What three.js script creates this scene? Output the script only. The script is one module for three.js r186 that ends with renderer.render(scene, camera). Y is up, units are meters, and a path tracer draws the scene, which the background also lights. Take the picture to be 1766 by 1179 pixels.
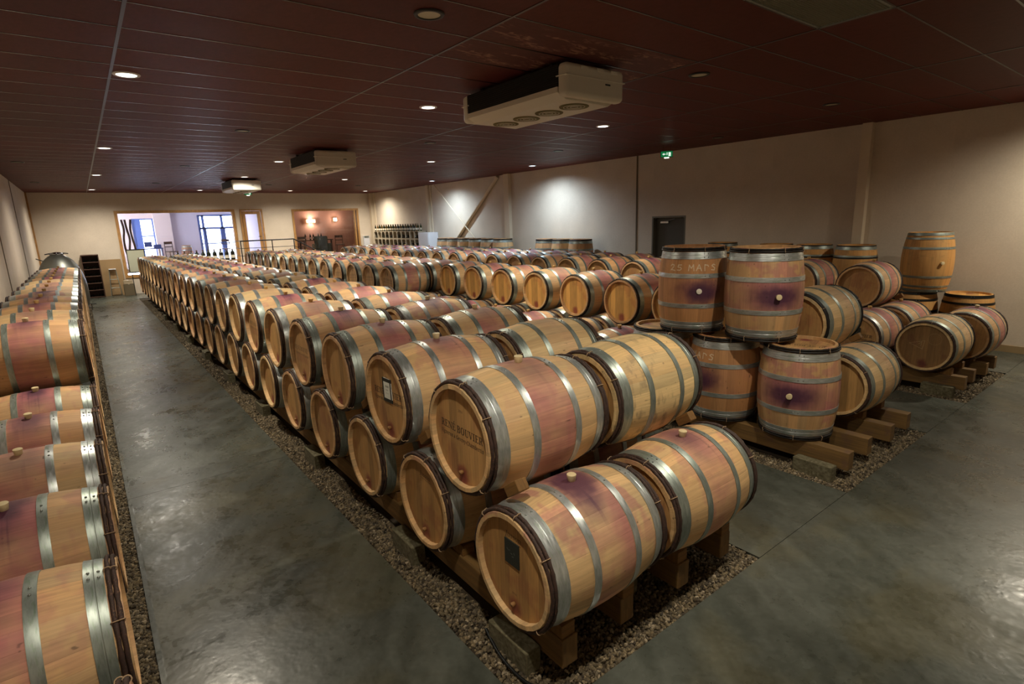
import * as THREE from 'three';
import { RoundedBoxGeometry } from 'three/addons/geometries/RoundedBoxGeometry.js';
import { mergeGeometries } from 'three/addons/utils/BufferGeometryUtils.js';

// ---------------------------------------------------------------- camera, sky, exposure
const scene = new THREE.Scene();
const camera = new THREE.PerspectiveCamera(63.794, 1766 / 1179, 0.05, 200);
camera.position.set(0, 2.32, 0);
camera.quaternion.setFromRotationMatrix(new THREE.Matrix4().makeBasis(
  new THREE.Vector3(0.78974745, -0.03252272, 0.61256937),
  new THREE.Vector3(0.15801207, 0.97568148, -0.15191393),
  new THREE.Vector3(-0.59273193, 0.21676699, 0.77568094)));
camera.updateMatrixWorld(true);
scene.add(camera);
scene.background = new THREE.Color(0.70, 0.79, 1.0);
scene.backgroundIntensity = 15;
const renderer = new THREE.WebGLRenderer();
renderer.toneMapping = THREE.LinearToneMapping;
renderer.toneMappingExposure = 1.0;
renderer.shadowMap.enabled = true;

const LAMP = 42;                       // candela of one downlight
const WARM = new THREE.Color(1.0, 0.90, 0.715), COOL = new THREE.Color(0.66, 0.83, 1.0);
const WHITE = new THREE.Color(1.0, 0.925, 0.79);
const CONE = 1.40, BLUR = 0.85;

// ---------------------------------------------------------------- numbers of the place
const H = 3.79, XL = -1.25, XR = 11.45, ZF = -25.8, ZB = 1.6;   // ceiling, walls
const BEDS = [[-1.25, -0.03], [1.357, 3.348], [4.745, 6.714], [8.08, 9.95]];
const ZG = -1.66, ZGE = -23.7;         // gravel beds begin and end
const BL = 0.87, RB = 0.352, RE = 0.300;  // barrel: length, bilge radius, end radius

// ---------------------------------------------------------------- small helpers
let seedState = 1;
const srand = (s) => { seedState = s >>> 0; };
const rnd = () => { seedState = (seedState + 0x6D2B79F5) >>> 0; let t = seedState; t = Math.imul(t ^ (t >>> 15), t | 1); t ^= t + Math.imul(t ^ (t >>> 7), t | 61); return ((t ^ (t >>> 14)) >>> 0) / 4294967296; };
const rr = (a, b) => a + (b - a) * rnd();
srand(77);
const LAT = new Float32Array(65536); for (let i = 0; i < 65536; i++) LAT[i] = rnd();
function vnoise(x, y) {
  const xi = Math.floor(x), yi = Math.floor(y), fx = x - xi, fy = y - yi;
  const sx = fx * fx * (3 - 2 * fx), sy = fy * fy * (3 - 2 * fy);
  const a = xi & 255, b = (xi + 1) & 255, c = (yi & 255) << 8, d = ((yi + 1) & 255) << 8;
  const p = LAT[c | a], q = LAT[c | b], r = LAT[d | a], s = LAT[d | b];
  return (p + (q - p) * sx) * (1 - sy) + (r + (s - r) * sx) * sy;
}
const fbm = (x, y, n = 4) => { let a = 0.5, s = 0, t = 0; for (let i = 0; i < n; i++) { s += a * vnoise(x, y); t += a; a *= 0.5; x = x * 2.03 + 17.3; y = y * 2.03 + 9.1; } return s / t; };
const clamp = (v, a = 0, b = 1) => Math.min(b, Math.max(a, v));
const sstep = (a, b, v) => { const t = clamp((v - a) / (b - a)); return t * t * (3 - 2 * t); };
const mix = (a, b, t) => a + (b - a) * t;

function dataTex(W, Hh, fn, srgb = true, repeat = true) {
  const d = new Uint8Array(W * Hh * 4), o = [0, 0, 0];
  for (let j = 0, k = 0; j < Hh; j++) for (let i = 0; i < W; i++, k += 4) {
    fn((i + 0.5) / W, (j + 0.5) / Hh, o);
    d[k] = clamp(o[0], 0, 255); d[k + 1] = clamp(o[1], 0, 255); d[k + 2] = clamp(o[2], 0, 255); d[k + 3] = 255;
  }
  const t = new THREE.DataTexture(d, W, Hh, THREE.RGBAFormat);
  t.magFilter = THREE.LinearFilter; t.minFilter = THREE.LinearMipmapLinearFilter; t.generateMipmaps = true;
  t.colorSpace = srgb ? THREE.SRGBColorSpace : THREE.NoColorSpace;
  if (repeat) t.wrapS = t.wrapT = THREE.RepeatWrapping;
  t.needsUpdate = true; return t;
}
function canvasTex(w, h, draw) {
  const c = document.createElement('canvas'); c.width = w; c.height = h; draw(c.getContext('2d'), w, h);
  const t = new THREE.CanvasTexture(c); t.colorSpace = THREE.SRGBColorSpace; return t;
}
const std = (o) => new THREE.MeshStandardMaterial({ roughness: 0.8, metalness: 0, ...o });

const used = new Map();
function numbered(name) { const n = used.get(name) ?? 0; used.set(name, n + 1); return n ? `${name}_${String(n).padStart(3, '0')}` : name; }
function shade(o) { o.castShadow = true; o.receiveShadow = true; return o; }
function part(name, geo, mat, parent, pos, rot) {
  const m = shade(new THREE.Mesh(geo, mat)); m.name = name;
  if (pos) m.position.set(...pos); if (rot) m.rotation.set(...rot);
  parent.add(m); return m;
}
function thing(name, label, category, pos = [0, 0, 0], turn = 0, group) {
  const o = new THREE.Group(); o.name = numbered(name); o.position.set(...pos); o.rotation.y = turn;
  o.userData = { label, category }; if (group) o.userData.group = group; scene.add(o); return o;
}
function solo(name, geo, mat, label, category, pos, rot, group) {
  const m = part(numbered(name), geo, mat, scene, pos, rot); m.userData = { label, category }; if (group) m.userData.group = group; return m;
}
function struct(name, geo, mat, pos, label, category) {
  const m = part(name, geo, mat, scene, pos); m.userData = { kind: 'structure' };
  if (label) { m.userData.label = label; m.userData.category = category; } return m;
}
function structGroup(name, label, category, pos = [0, 0, 0]) {
  const o = new THREE.Group(); o.name = name; o.position.set(...pos); o.userData = { kind: 'structure', label, category }; scene.add(o); return o;
}
// uv in metres by the way each face points
function metreUV(g, s = 1, ox = 0, oy = 0, swap = false) {
  const p = g.attributes.position, n = g.attributes.normal, uv = new Float32Array(p.count * 2);
  for (let i = 0; i < p.count; i++) {
    const ax = Math.abs(n.getX(i)), ay = Math.abs(n.getY(i)), az = Math.abs(n.getZ(i));
    let u, v;
    if (ay >= ax && ay >= az) { u = p.getX(i); v = p.getZ(i); } else if (ax >= az) { u = p.getY(i); v = p.getZ(i); } else { u = p.getX(i); v = p.getY(i); }
    if (swap) [u, v] = [v, u];
    uv[i * 2] = (u + ox) / s; uv[i * 2 + 1] = (v + oy) / s;
  }
  g.setAttribute('uv', new THREE.BufferAttribute(uv, 2)); return g;
}
const boxCache = new Map();
function box(w, h, d, bevel = 0) {
  const key = [w, h, d, bevel].map((v) => v.toFixed(4)).join();
  if (!boxCache.has(key)) boxCache.set(key, metreUV(bevel ? new RoundedBoxGeometry(w, h, d, 1, bevel) : new THREE.BoxGeometry(w, h, d)));
  return boxCache.get(key);
}
function boxAt(x0, x1, y0, y1, z0, z1) { // world-space uv, geometry in world place
  const g = new THREE.BoxGeometry(x1 - x0, y1 - y0, z1 - z0); g.translate((x0 + x1) / 2, (y0 + y1) / 2, (z0 + z1) / 2); return metreUV(g);
}
const cyl = (r0, r1, h, n = 16) => new THREE.CylinderGeometry(r0, r1, h, n);
function rod(a, b, r, n = 8) {
  const A = new THREE.Vector3(...a), B = new THREE.Vector3(...b), d = B.clone().sub(A), g = new THREE.CylinderGeometry(r, r, d.length(), n);
  g.applyQuaternion(new THREE.Quaternion().setFromUnitVectors(new THREE.Vector3(0, 1, 0), d.clone().normalize()));
  g.translate((A.x + B.x) / 2, (A.y + B.y) / 2, (A.z + B.z) / 2); return g;
}
const lathe = (pts, n = 24) => new THREE.LatheGeometry(pts.map((p) => new THREE.Vector2(p[0], p[1])), n);
const ORD = ['first', 'second', 'third', 'fourth', 'fifth', 'sixth', 'seventh', 'eighth', 'ninth', 'tenth', 'eleventh', 'twelfth', 'thirteenth', 'fourteenth', 'fifteenth', 'sixteenth', 'seventeenth', 'eighteenth', 'nineteenth', 'twentieth', 'twenty-first', 'twenty-second', 'twenty-third', 'twenty-fourth', 'twenty-fifth', 'twenty-sixth', 'twenty-seventh', 'twenty-eighth', 'twenty-ninth', 'thirtieth', 'thirty-first', 'thirty-second', 'thirty-third', 'thirty-fourth', 'thirty-fifth', 'thirty-sixth'];

// ---------------------------------------------------------------- materials
const concreteTex = dataTex(2048, 2048, (u, v, o) => {
  const x = u * 64, y = v * 64;
  const big = fbm(x * 0.11 + 3, y * 0.11 + 7, 5), mid = fbm(x * 0.6 + 30, y * 0.35 + 11, 4), fine = fbm(x * 4, y * 4, 3);
  const brown = sstep(0.52, 0.75, fbm(x * 0.16 + 60, y * 0.2 + 20, 4)), streak = fbm(x * 0.9 + y * 0.6, (y - x) * 0.12, 3);
  let g = 72 + (big - 0.5) * 46 + (mid - 0.5) * 16 + (fine - 0.5) * 16 + (streak - 0.5) * 24;
  const spot = sstep(0.78, 0.86, fbm(x * 1.7 + 5, y * 1.7 + 90, 3)) * 6; g -= spot;
  o[0] = g - 1 + brown * 5; o[1] = g + 2 + brown * 1; o[2] = g - 5 - brown * 6;
});
const concreteRough = dataTex(1024, 1024, (u, v, o) => {
  const x = u * 64, y = v * 64; const r = 80 + (fbm(x * 0.4 + 9, y * 0.4, 4) - 0.5) * 60 + (fbm(x * 2.6, y * 2.6, 3) - 0.5) * 44; o[0] = o[1] = o[2] = r;
}, false);
const concreteBump = dataTex(1024, 1024, (u, v, o) => { const x = u * 64, y = v * 64; o[0] = o[1] = o[2] = 128 + (fbm(x * 0.8, y * 0.8, 4) - 0.5) * 150 + (fbm(x * 5, y * 5, 2) - 0.5) * 60; }, false);
for (const t of [concreteTex, concreteRough, concreteBump]) t.repeat.set(1 / 6, 1 / 6);
const M = {};
M.concrete = std({ map: concreteTex, roughnessMap: concreteRough, roughness: 1.0, bumpMap: concreteBump, bumpScale: 0.0024 });
M.joint = std({ color: 0x4a4840, roughness: 0.9 });
const plasterTex = dataTex(1024, 1024, (u, v, o) => {
  const x = u * 64, y = v * 64; const a = (fbm(x * 0.15, y * 0.15, 4) - 0.5) * 12 + (fbm(x * 3, y * 3, 3) - 0.5) * 10;
  o[0] = 207 + a; o[1] = 193 + a; o[2] = 174 + a;
});
const plasterBump = dataTex(512, 512, (u, v, o) => { o[0] = o[1] = o[2] = 128 + (fbm(u * 64, v * 64, 4) - 0.5) * 160; }, false);
plasterTex.repeat.set(1 / 3, 1 / 3); plasterBump.repeat.set(1 / 0.6, 1 / 0.6);
M.plaster = std({ map: plasterTex, roughness: 0.85, bumpMap: plasterBump, bumpScale: 0.0015 });
M.trim = std({ color: 0xd6c6ac, roughness: 0.7 });
M.seam = std({ color: 0x6a5c48, roughness: 0.9 });
M.baseboard = std({ color: 0x9c8560, roughness: 0.6 });
const tileTex = dataTex(512, 256, (u, v, o) => { const a = (fbm(u * 40, v * 20, 4) - 0.5) * 16; o[0] = 92 + a; o[1] = 40 + a * 0.7; o[2] = 35 + a * 0.7; });
M.tile = [0, 1, 2].map((i) => new THREE.MeshPhysicalMaterial({ map: tileTex, color: new THREE.Color().setScalar(0.92 + 0.06 * i), roughness: 0.55, specularIntensity: 0.35 }));
const effTex = dataTex(512, 256, (u, v, o) => {
  const a = (fbm(u * 40, v * 20, 4) - 0.5) * 16, m = sstep(0.5, 0.68, fbm(u * 7 + 3, v * 6 + 1, 4)) * sstep(0.45, 0.62, fbm(u * 46, v * 34 + 8, 3)) * sstep(0.0, 0.2, v) * sstep(1, 0.7, v);
  o[0] = mix(90 + a, 190, m * 0.6); o[1] = mix(42 + a * 0.7, 155, m * 0.6); o[2] = mix(38 + a * 0.7, 125, m * 0.6);
}, true, false);
M.tileStained = std({ map: effTex, roughness: 0.7 });
M.tee = std({ color: 0x4a474d, roughness: 0.26, metalness: 0.9 });
M.runner = std({ color: 0x4c4a4c, roughness: 0.33, metalness: 0.7 });
M.black = std({ color: 0x16150f, roughness: 0.5 });
M.darkMetal = std({ color: 0x2b2c2d, roughness: 0.4, metalness: 0.7 });
M.whitePlastic = std({ color: 0xd8d3c4, roughness: 0.5 });
M.greyGlass = std({ color: 0xd2ccb0, roughness: 0.25 });
M.whitePaint = std({ color: 0xdcdce0, roughness: 0.45 });
M.steelShiny = std({ color: 0xb9bcc0, roughness: 0.22, metalness: 1 });
M.chalk = std({ color: 0xe6e2d6, roughness: 0.9 });

// wood -------------------------------------------------------------
const NST = 28;
const hoopEdge = 0.308 / BL;
// chalk strokes: polylines in a unit box per letter
const GLYPH = {
  2: [[[0.05, 0.75], [0.3, 1], [0.7, 0.9], [0.65, 0.6], [0.1, 0.05], [0.35, 0.12], [0.95, 0.0]]],
  5: [[[0.85, 0.95], [0.25, 0.92], [0.2, 0.55], [0.7, 0.55], [0.85, 0.3], [0.6, 0.05], [0.1, 0.1]]],
  M: [[[0.05, 0], [0.15, 0.95], [0.5, 0.4], [0.85, 1], [0.95, 0]]], A: [[[0.05, 0], [0.5, 1], [0.92, 0]], [[0.2, 0.4], [0.8, 0.4]]],
  R: [[[0.2, 0], [0.2, 0.95], [0.75, 0.85], [0.85, 0.65]]], S: [[[0.85, 0.85], [0.5, 1], [0.2, 0.75], [0.75, 0.4], [0.65, 0.05], [0.1, 0.1]]],
};
function chalkSegments(text, u0, v0, cw, ch) { // segments in (metres around, metres along)
  const out = []; let x = u0;
  for (const c of text) { if (GLYPH[c]) for (const line of GLYPH[c]) for (let i = 0; i + 1 < line.length; i++) out.push([x + line[i][0] * cw, v0 + line[i][1] * ch, x + line[i + 1][0] * cw, v0 + line[i + 1][1] * ch]); x += c === ' ' ? cw * 0.75 : cw * 1.28; }
  return out;
}
function segDist(px, py, s) { const dx = s[2] - s[0], dy = s[3] - s[1], t = clamp(((px - s[0]) * dx + (py - s[1]) * dy) / (dx * dx + dy * dy)); return Math.hypot(px - s[0] - dx * t, py - s[1] - dy * t); }
function barrelTex(seed, { base = [200, 166, 120], pink = 0.6, dark = 0.7, spread = 1, splash = 0.3, smudge = 0, runs = 0.3, round = 0, chalk = null, W = 1024, Hh = 512 }) {
  srand(seed * 977 + 5);
  const tone = [], hue = []; for (let i = 0; i < NST; i++) { tone.push(rr(0.93, 1.06)); hue.push(rr(-0.025, 0.025)); }
  const ox = rnd() * 200, oy = rnd() * 200, PER = 2 * Math.PI * 0.34;
  return dataTex(W, Hh, (u, v, o) => {
    const si = Math.floor(u * NST) % NST, x = u * PER, y = (v - 0.5) * BL;
    const g1 = fbm(x * 150 + ox + si * 13, y * 7 + oy + si * 5, 3), g2 = fbm(x * 34 + ox + si * 7, y * 3.2 + oy + si * 3, 3);
    let k = tone[si] * (0.86 + 0.16 * g1 + 0.13 * g2);
    let r = base[0] * k * (1 + hue[si]), g = base[1] * k, b = base[2] * k * (1 - hue[si]);
    const du = (u - 0.5) * PER, cloud = fbm(x * 4.2 + ox, y * 6 + oy, 4), fineC = fbm(x * 26 + ox, y * 18 + oy, 3);
    const inBand = Math.abs(v - 0.5) < 0.5 - hoopEdge ? 1 : 0;
    const fall = 1 - 0.45 * sstep(0.45, 1.1, Math.abs(du) / spread);
    let p = inBand * pink * clamp(0.46 + 1.7 * (cloud - 0.42) + 0.3 * (fineC - 0.5)) * fall;
    p += (1 - inBand) * splash * sstep(0.52, 0.7, fbm(x * 7 + ox + 40, y * 9 + oy + 4, 4)) * sstep(0.75, 0.2, Math.abs(du));
    p = clamp(p);
    const dd = Math.hypot(du * 0.72, y * 1.15) + (cloud - 0.5) * 0.14 + (fineC - 0.5) * 0.05, run = sstep(0.5, 0.62, fbm(x * 1.1 + ox, y * 26 + oy, 3)) * sstep(0.4, 0.08, Math.abs(du));
    const q = dark * inBand * clamp((round ? sstep(0.25, 0.02, dd) ** 1.35 : sstep(0.20, 0.035, dd)) + runs * run * sstep(0.14, 0.05, Math.abs(y)));
    r = mix(r, 162 * k, p); g = mix(g, 99 * k, p); b = mix(b, 99 * k, p);
    r = mix(r, 74, q); g = mix(g, 36, q); b = mix(b, 58, q);
    if (smudge) { const s = smudge * 0.7 * sstep(0.48, 0.75, fbm(x * 16 + ox + 9, y * 34 + oy, 4)) * sstep(0.42, 0.68, fbm(x * 3.2 + ox, y * 4.6 + 7, 3)); r = mix(r, 70, s); g = mix(g, 60, s); b = mix(b, 52, s); }
    const speck = sstep(0.86, 0.94, fbm(x * 55 + ox, y * 20 + oy + 77, 2)) * 0.3; r *= 1 - speck; g *= 1 - speck; b *= 1 - speck;
    if (chalk && chalk.some((s) => segDist(du, y, s) < 0.0045)) { const c = 0.55 + 0.45 * fbm(x * 300, y * 300, 2); r = mix(r, 226, c * 0.85); g = mix(g, 220, c * 0.85); b = mix(b, 200, c * 0.85); }
    o[0] = r; o[1] = g; o[2] = b;
  });
}
const woodBump = dataTex(512, 512, (u, v, o) => { o[0] = o[1] = o[2] = 128 + (fbm(u * 160, v * 10, 3) - 0.5) * 170; }, false);
const barrelMat = (t) => std({ map: t, roughness: 0.66, bumpMap: woodBump, bumpScale: 0.0009 });
const chalkHigh = chalkSegments('25 MARS', -0.30, 0.205, 0.058, 0.06);
const WOOD = {
  a: barrelMat(barrelTex(1, { pink: 0.78, dark: 0.85, splash: 0.5 })),
  b: barrelMat(barrelTex(2, { pink: 0.8, dark: 0.35, splash: 0.12 })),
  c: barrelMat(barrelTex(3, { pink: 0.95, dark: 0.5, splash: 0.25, base: [196, 158, 114] })),
  d: barrelMat(barrelTex(4, { pink: 1.0, dark: 0.95, splash: 0.3, base: [192, 154, 110] })),
  e: barrelMat(barrelTex(5, { pink: 0.62, dark: 0.55, splash: 0.3, base: [200, 162, 114] })),
  f: barrelMat(barrelTex(6, { pink: 0.85, dark: 0.7, splash: 0.4, base: [186, 144, 100] })),
  pale: barrelMat(barrelTex(7, { pink: 0.0, dark: 0.0, splash: 0.05, smudge: 0.4, base: [204, 174, 124] })),
  paleclean: barrelMat(barrelTex(8, { pink: 0.16, dark: 0.1, splash: 0.05, base: [204, 172, 124] })),
  gold: barrelMat(barrelTex(9, { pink: 0.0, dark: 0.0, splash: 0.0, smudge: 0.2, base: [190, 142, 82] })),
  mars: barrelMat(barrelTex(10, { pink: 0.25, dark: 1.0, splash: 0.1, base: [178, 128, 82], runs: 0, round: 1, chalk: chalkHigh, W: 2048, Hh: 1024 })),
  stand: barrelMat(barrelTex(11, { pink: 0.9, dark: 1.0, splash: 0.55, runs: 0.08, round: 1, base: [188, 148, 102] })),
};
// head textures
function headWood(seed, base, W = 512) {
  srand(seed * 131 + 3); const tone = []; for (let i = 0; i < 9; i++) tone.push(rr(0.88, 1.08)); const ox = rnd() * 200, oy = rnd() * 200;
  return (u, v, o) => {
    const b = Math.floor(u * 7), k = tone[b] * (0.84 + 0.18 * fbm(u * 90 + ox + b * 9, v * 6 + oy, 3) + 0.12 * fbm(u * 22 + ox, v * 2.5 + oy + b * 4, 3));
    const st = sstep(0.55, 0.75, fbm(u * 5 + ox, v * 4 + oy, 4)) * 0.10 + 0.4 * sstep(0.14, 0.02, Math.hypot(u - 0.5, (v - 0.09) * 0.8) + 0.06 * (fbm(u * 14 + ox, v * 14, 3) - 0.5));
    o[0] = base[0] * k * (1 - st * 0.7); o[1] = base[1] * k * (1 - st * 1.3); o[2] = base[2] * k * (1 - st);
  };
}
function headCanvas(seed, base, draw) {
  const W = 768, f = headWood(seed, base), o = [0, 0, 0];
  return canvasTex(W, W, (c) => {
    const im = c.createImageData(W, W);
    for (let j = 0; j < W; j++) for (let i = 0; i < W; i++) { f((i + 0.5) / W, 1 - (j + 0.5) / W, o); const k = (j * W + i) * 4; im.data[k] = o[0]; im.data[k + 1] = o[1]; im.data[k + 2] = o[2]; im.data[k + 3] = 255; }
    c.putImageData(im, 0, 0); if (draw) draw(c, W);
  });
}
const stampDraw = (alpha, mark) => (c, W) => {
  c.textAlign = 'center'; c.fillStyle = `rgba(38,24,14,${alpha})`;
  if (mark) { c.beginPath(); c.ellipse(W / 2, W * 0.23, W * 0.035, W * 0.06, 0, 0, 7); c.fill(); }
  else { c.font = `${W * 0.035}px serif`; c.fillText('2014', W * 0.5, W * 0.24); }
  c.font = `bold ${W * 0.108}px serif`; c.fillText('RENÉ BOUVIER', W / 2, W * 0.47, W * 0.76);
  c.font = `bold italic ${W * 0.062}px serif`; c.fillText('Vigneron à Gevrey-Chambertin', W / 2, W * 0.55, W * 0.78);
};
const scriptDraw = (c, W) => {
  c.textAlign = 'center'; c.fillStyle = 'rgba(38,24,14,0.85)'; c.font = `italic ${W * 0.075}px serif`; c.fillText('Jusson', W * 0.5, W * 0.2); c.fillRect(W * 0.4, W * 0.225, W * 0.22, 3);
  c.font = `${W * 0.03}px serif`; c.fillText('2014', W * 0.5, W * 0.78);
};
const fireDraw = (c, W) => { // warning triangle and ringed plug scratched in chalk
  c.strokeStyle = 'rgba(225,205,160,0.75)'; c.lineWidth = 3;
  c.beginPath(); c.moveTo(W * 0.2, W * 0.46); c.lineTo(W * 0.5, W * 0.36); c.lineTo(W * 0.47, W * 0.56); c.closePath(); c.stroke();
  c.beginPath(); c.moveTo(W * 0.38, W * 0.46); c.lineTo(W * 0.44, W * 0.40); c.lineTo(W * 0.43, W * 0.5); c.stroke();
  c.strokeStyle = 'rgba(215,190,140,0.45)'; c.beginPath(); c.arc(W * 0.68, W * 0.30, W * 0.13, 0, 7); c.stroke();
};
const headMat = (t) => std({ map: t, roughness: 0.62, bumpMap: woodBump, bumpScale: 0.0005 });
const HEAD = {
  plain: headMat(dataTex(512, 512, headWood(1, [172, 132, 80]), true, false)),
  plain2: headMat(dataTex(512, 512, headWood(2, [164, 124, 76]), true, false)),
  gold: headMat(dataTex(512, 512, headWood(3, [202, 152, 82]), true, false)),
  dull: headMat(headCanvas(4, [134, 100, 60], fireDraw)),
  stamp: headMat(headCanvas(5, [174, 134, 84], stampDraw(0.95))),
  stampFaint: headMat(headCanvas(6, [170, 130, 82], stampDraw(0.55))),
  crest: headMat(headCanvas(7, [166, 128, 84], stampDraw(0.5, true))),
  script: headMat(headCanvas(8, [172, 130, 78], scriptDraw)),
};
// galvanised steel, chestnut bark
const zincTex = dataTex(1024, 128, (u, v, o) => {
  const a = fbm(u * 190, v * 14, 3), b = fbm(u * 26 + 9, v * 2 + 4, 4), c = sstep(0.55, 0.8, fbm(u * 60 + 30, v * 5, 4));
  const g = 194 + (a - 0.5) * 16 + (b - 0.5) * 60 - c * 12; o[0] = g - 4 - c * 8; o[1] = g + 1; o[2] = g + 2 - c * 12;
});
const zincRough = dataTex(512, 64, (u, v, o) => { o[0] = o[1] = o[2] = 112 + (fbm(u * 60, v * 4, 3) - 0.5) * 60; }, false);
M.zinc = std({ map: zincTex, roughnessMap: zincRough, roughness: 0.82, metalness: 0.75 });
M.zincDull = std({ map: zincTex, color: 0xcdd3cc, roughness: 0.42, metalness: 0.72 });
M.hoopBlack = std({ color: 0x14140f, roughness: 0.5, metalness: 0.3 });
const barkTex = dataTex(1024, 64, (u, v, o) => { const a = fbm(u * 260, v * 8, 3), b = fbm(u * 40, v * 3 + 6, 3), s = sstep(0.72, 0.8, fbm(u * 110 + 4, v * 6 + 3, 2)); const k = 0.55 + 0.5 * a + 0.4 * (b - 0.5); o[0] = mix(70 * k, 150, s * 0.4); o[1] = mix(47 * k, 110, s * 0.4); o[2] = mix(39 * k, 80, s * 0.4); });
M.bark = std({ map: barkTex, roughness: 0.7, bumpMap: barkTex, bumpScale: 0.002 });
M.barkBlack = std({ map: barkTex, color: 0x544e4a, roughness: 0.6 });
M.wicker = std({ color: 0x9a8064, roughness: 0.8 });
M.bung = std({ color: 0xc9a468, roughness: 0.6 }); M.bungPale = std({ color: 0xd6c49a, roughness: 0.5 }); M.bungWhite = std({ color: 0xe9e2d2, roughness: 0.45 });
M.plug = std({ color: 0x8c6438, roughness: 0.7 });
M.rivet = std({ color: 0x8a8f8c, roughness: 0.35, metalness: 0.9 });
const timberTex = dataTex(512, 1024, (u, v, o) => { const a = fbm(u * 60, v * 6, 4), b = fbm(u * 9 + 5, v * 3, 4), w = sstep(0.58, 0.8, fbm(u * 5 + 70, v * 9 + 5, 4)); const k = 0.7 + 0.3 * a + 0.3 * (b - 0.5); o[0] = mix(130 * k, 90, w * 0.5); o[1] = mix(98 * k, 63, w * 0.5); o[2] = mix(52 * k, 54, w * 0.5); });
timberTex.repeat.set(1 / 0.6, 1 / 1.2);
M.timber = std({ map: timberTex, roughness: 0.72, bumpMap: timberTex, bumpScale: 0.002 });
M.wedge = std({ map: timberTex, color: 0xfff0d8, roughness: 0.75 });
const oakTex = dataTex(256, 1024, (u, v, o) => { const k = 0.75 + 0.3 * fbm(u * 40, v * 8, 4); o[0] = 186 * k; o[1] = 138 * k; o[2] = 80 * k; });
M.oakFrame = std({ map: oakTex, roughness: 0.5 });
const blockTex = dataTex(256, 256, (u, v, o) => { const g = 88 + (fbm(u * 16, v * 16, 4) - 0.5) * 70; o[0] = g + 6; o[1] = g; o[2] = g - 22; });
blockTex.repeat.set(3, 3);
M.block = std({ map: blockTex, roughness: 0.92 });
M.gravelBase = std({ color: 0x3a2f21, roughness: 1 });

// ---------------------------------------------------------------- the shell: floor
const floor = structGroup('floor', 'polished grey concrete floor with sawn joints and gravel strips', 'floor');
struct('subfloor', boxAt(XL - 0.2, XR + 0.2, -0.30, -0.085, ZF - 0.2, ZB + 0.2), M.joint, null);
{
  const g = 0.002;
  const slab = (x0, x1, z0, z1) => part('floor_slab', boxAt(x0 + g, x1 - g, -0.085, 0, z0 + g, z1 - g), M.concrete, floor);
  const xs = [BEDS[0][1], 1.357, 3.348, 4.745, 6.714, 8.08, 9.95, XR];
  // front apron
  slab(BEDS[0][1], XR, ZG, ZB);
  // aisles between the gravel beds
  for (const [a, b] of [[BEDS[0][1], 1.357], [3.348, 4.745], [6.714, 8.08], [9.95, XR]])
    for (const [z0, z1] of [[-5.68, ZG], [-9.7, -5.68], [-13.7, -9.7], [-17.7, -13.7], [ZGE, -17.7]]) slab(a, b, z0, z1);
  for (const [a, b] of [[BEDS[0][1], 3.348], [3.348, 6.714], [6.714, XR]]) slab(a, b, ZF, ZGE);
  slab(XL, BEDS[0][1], ZF, ZGE);
}
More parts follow.
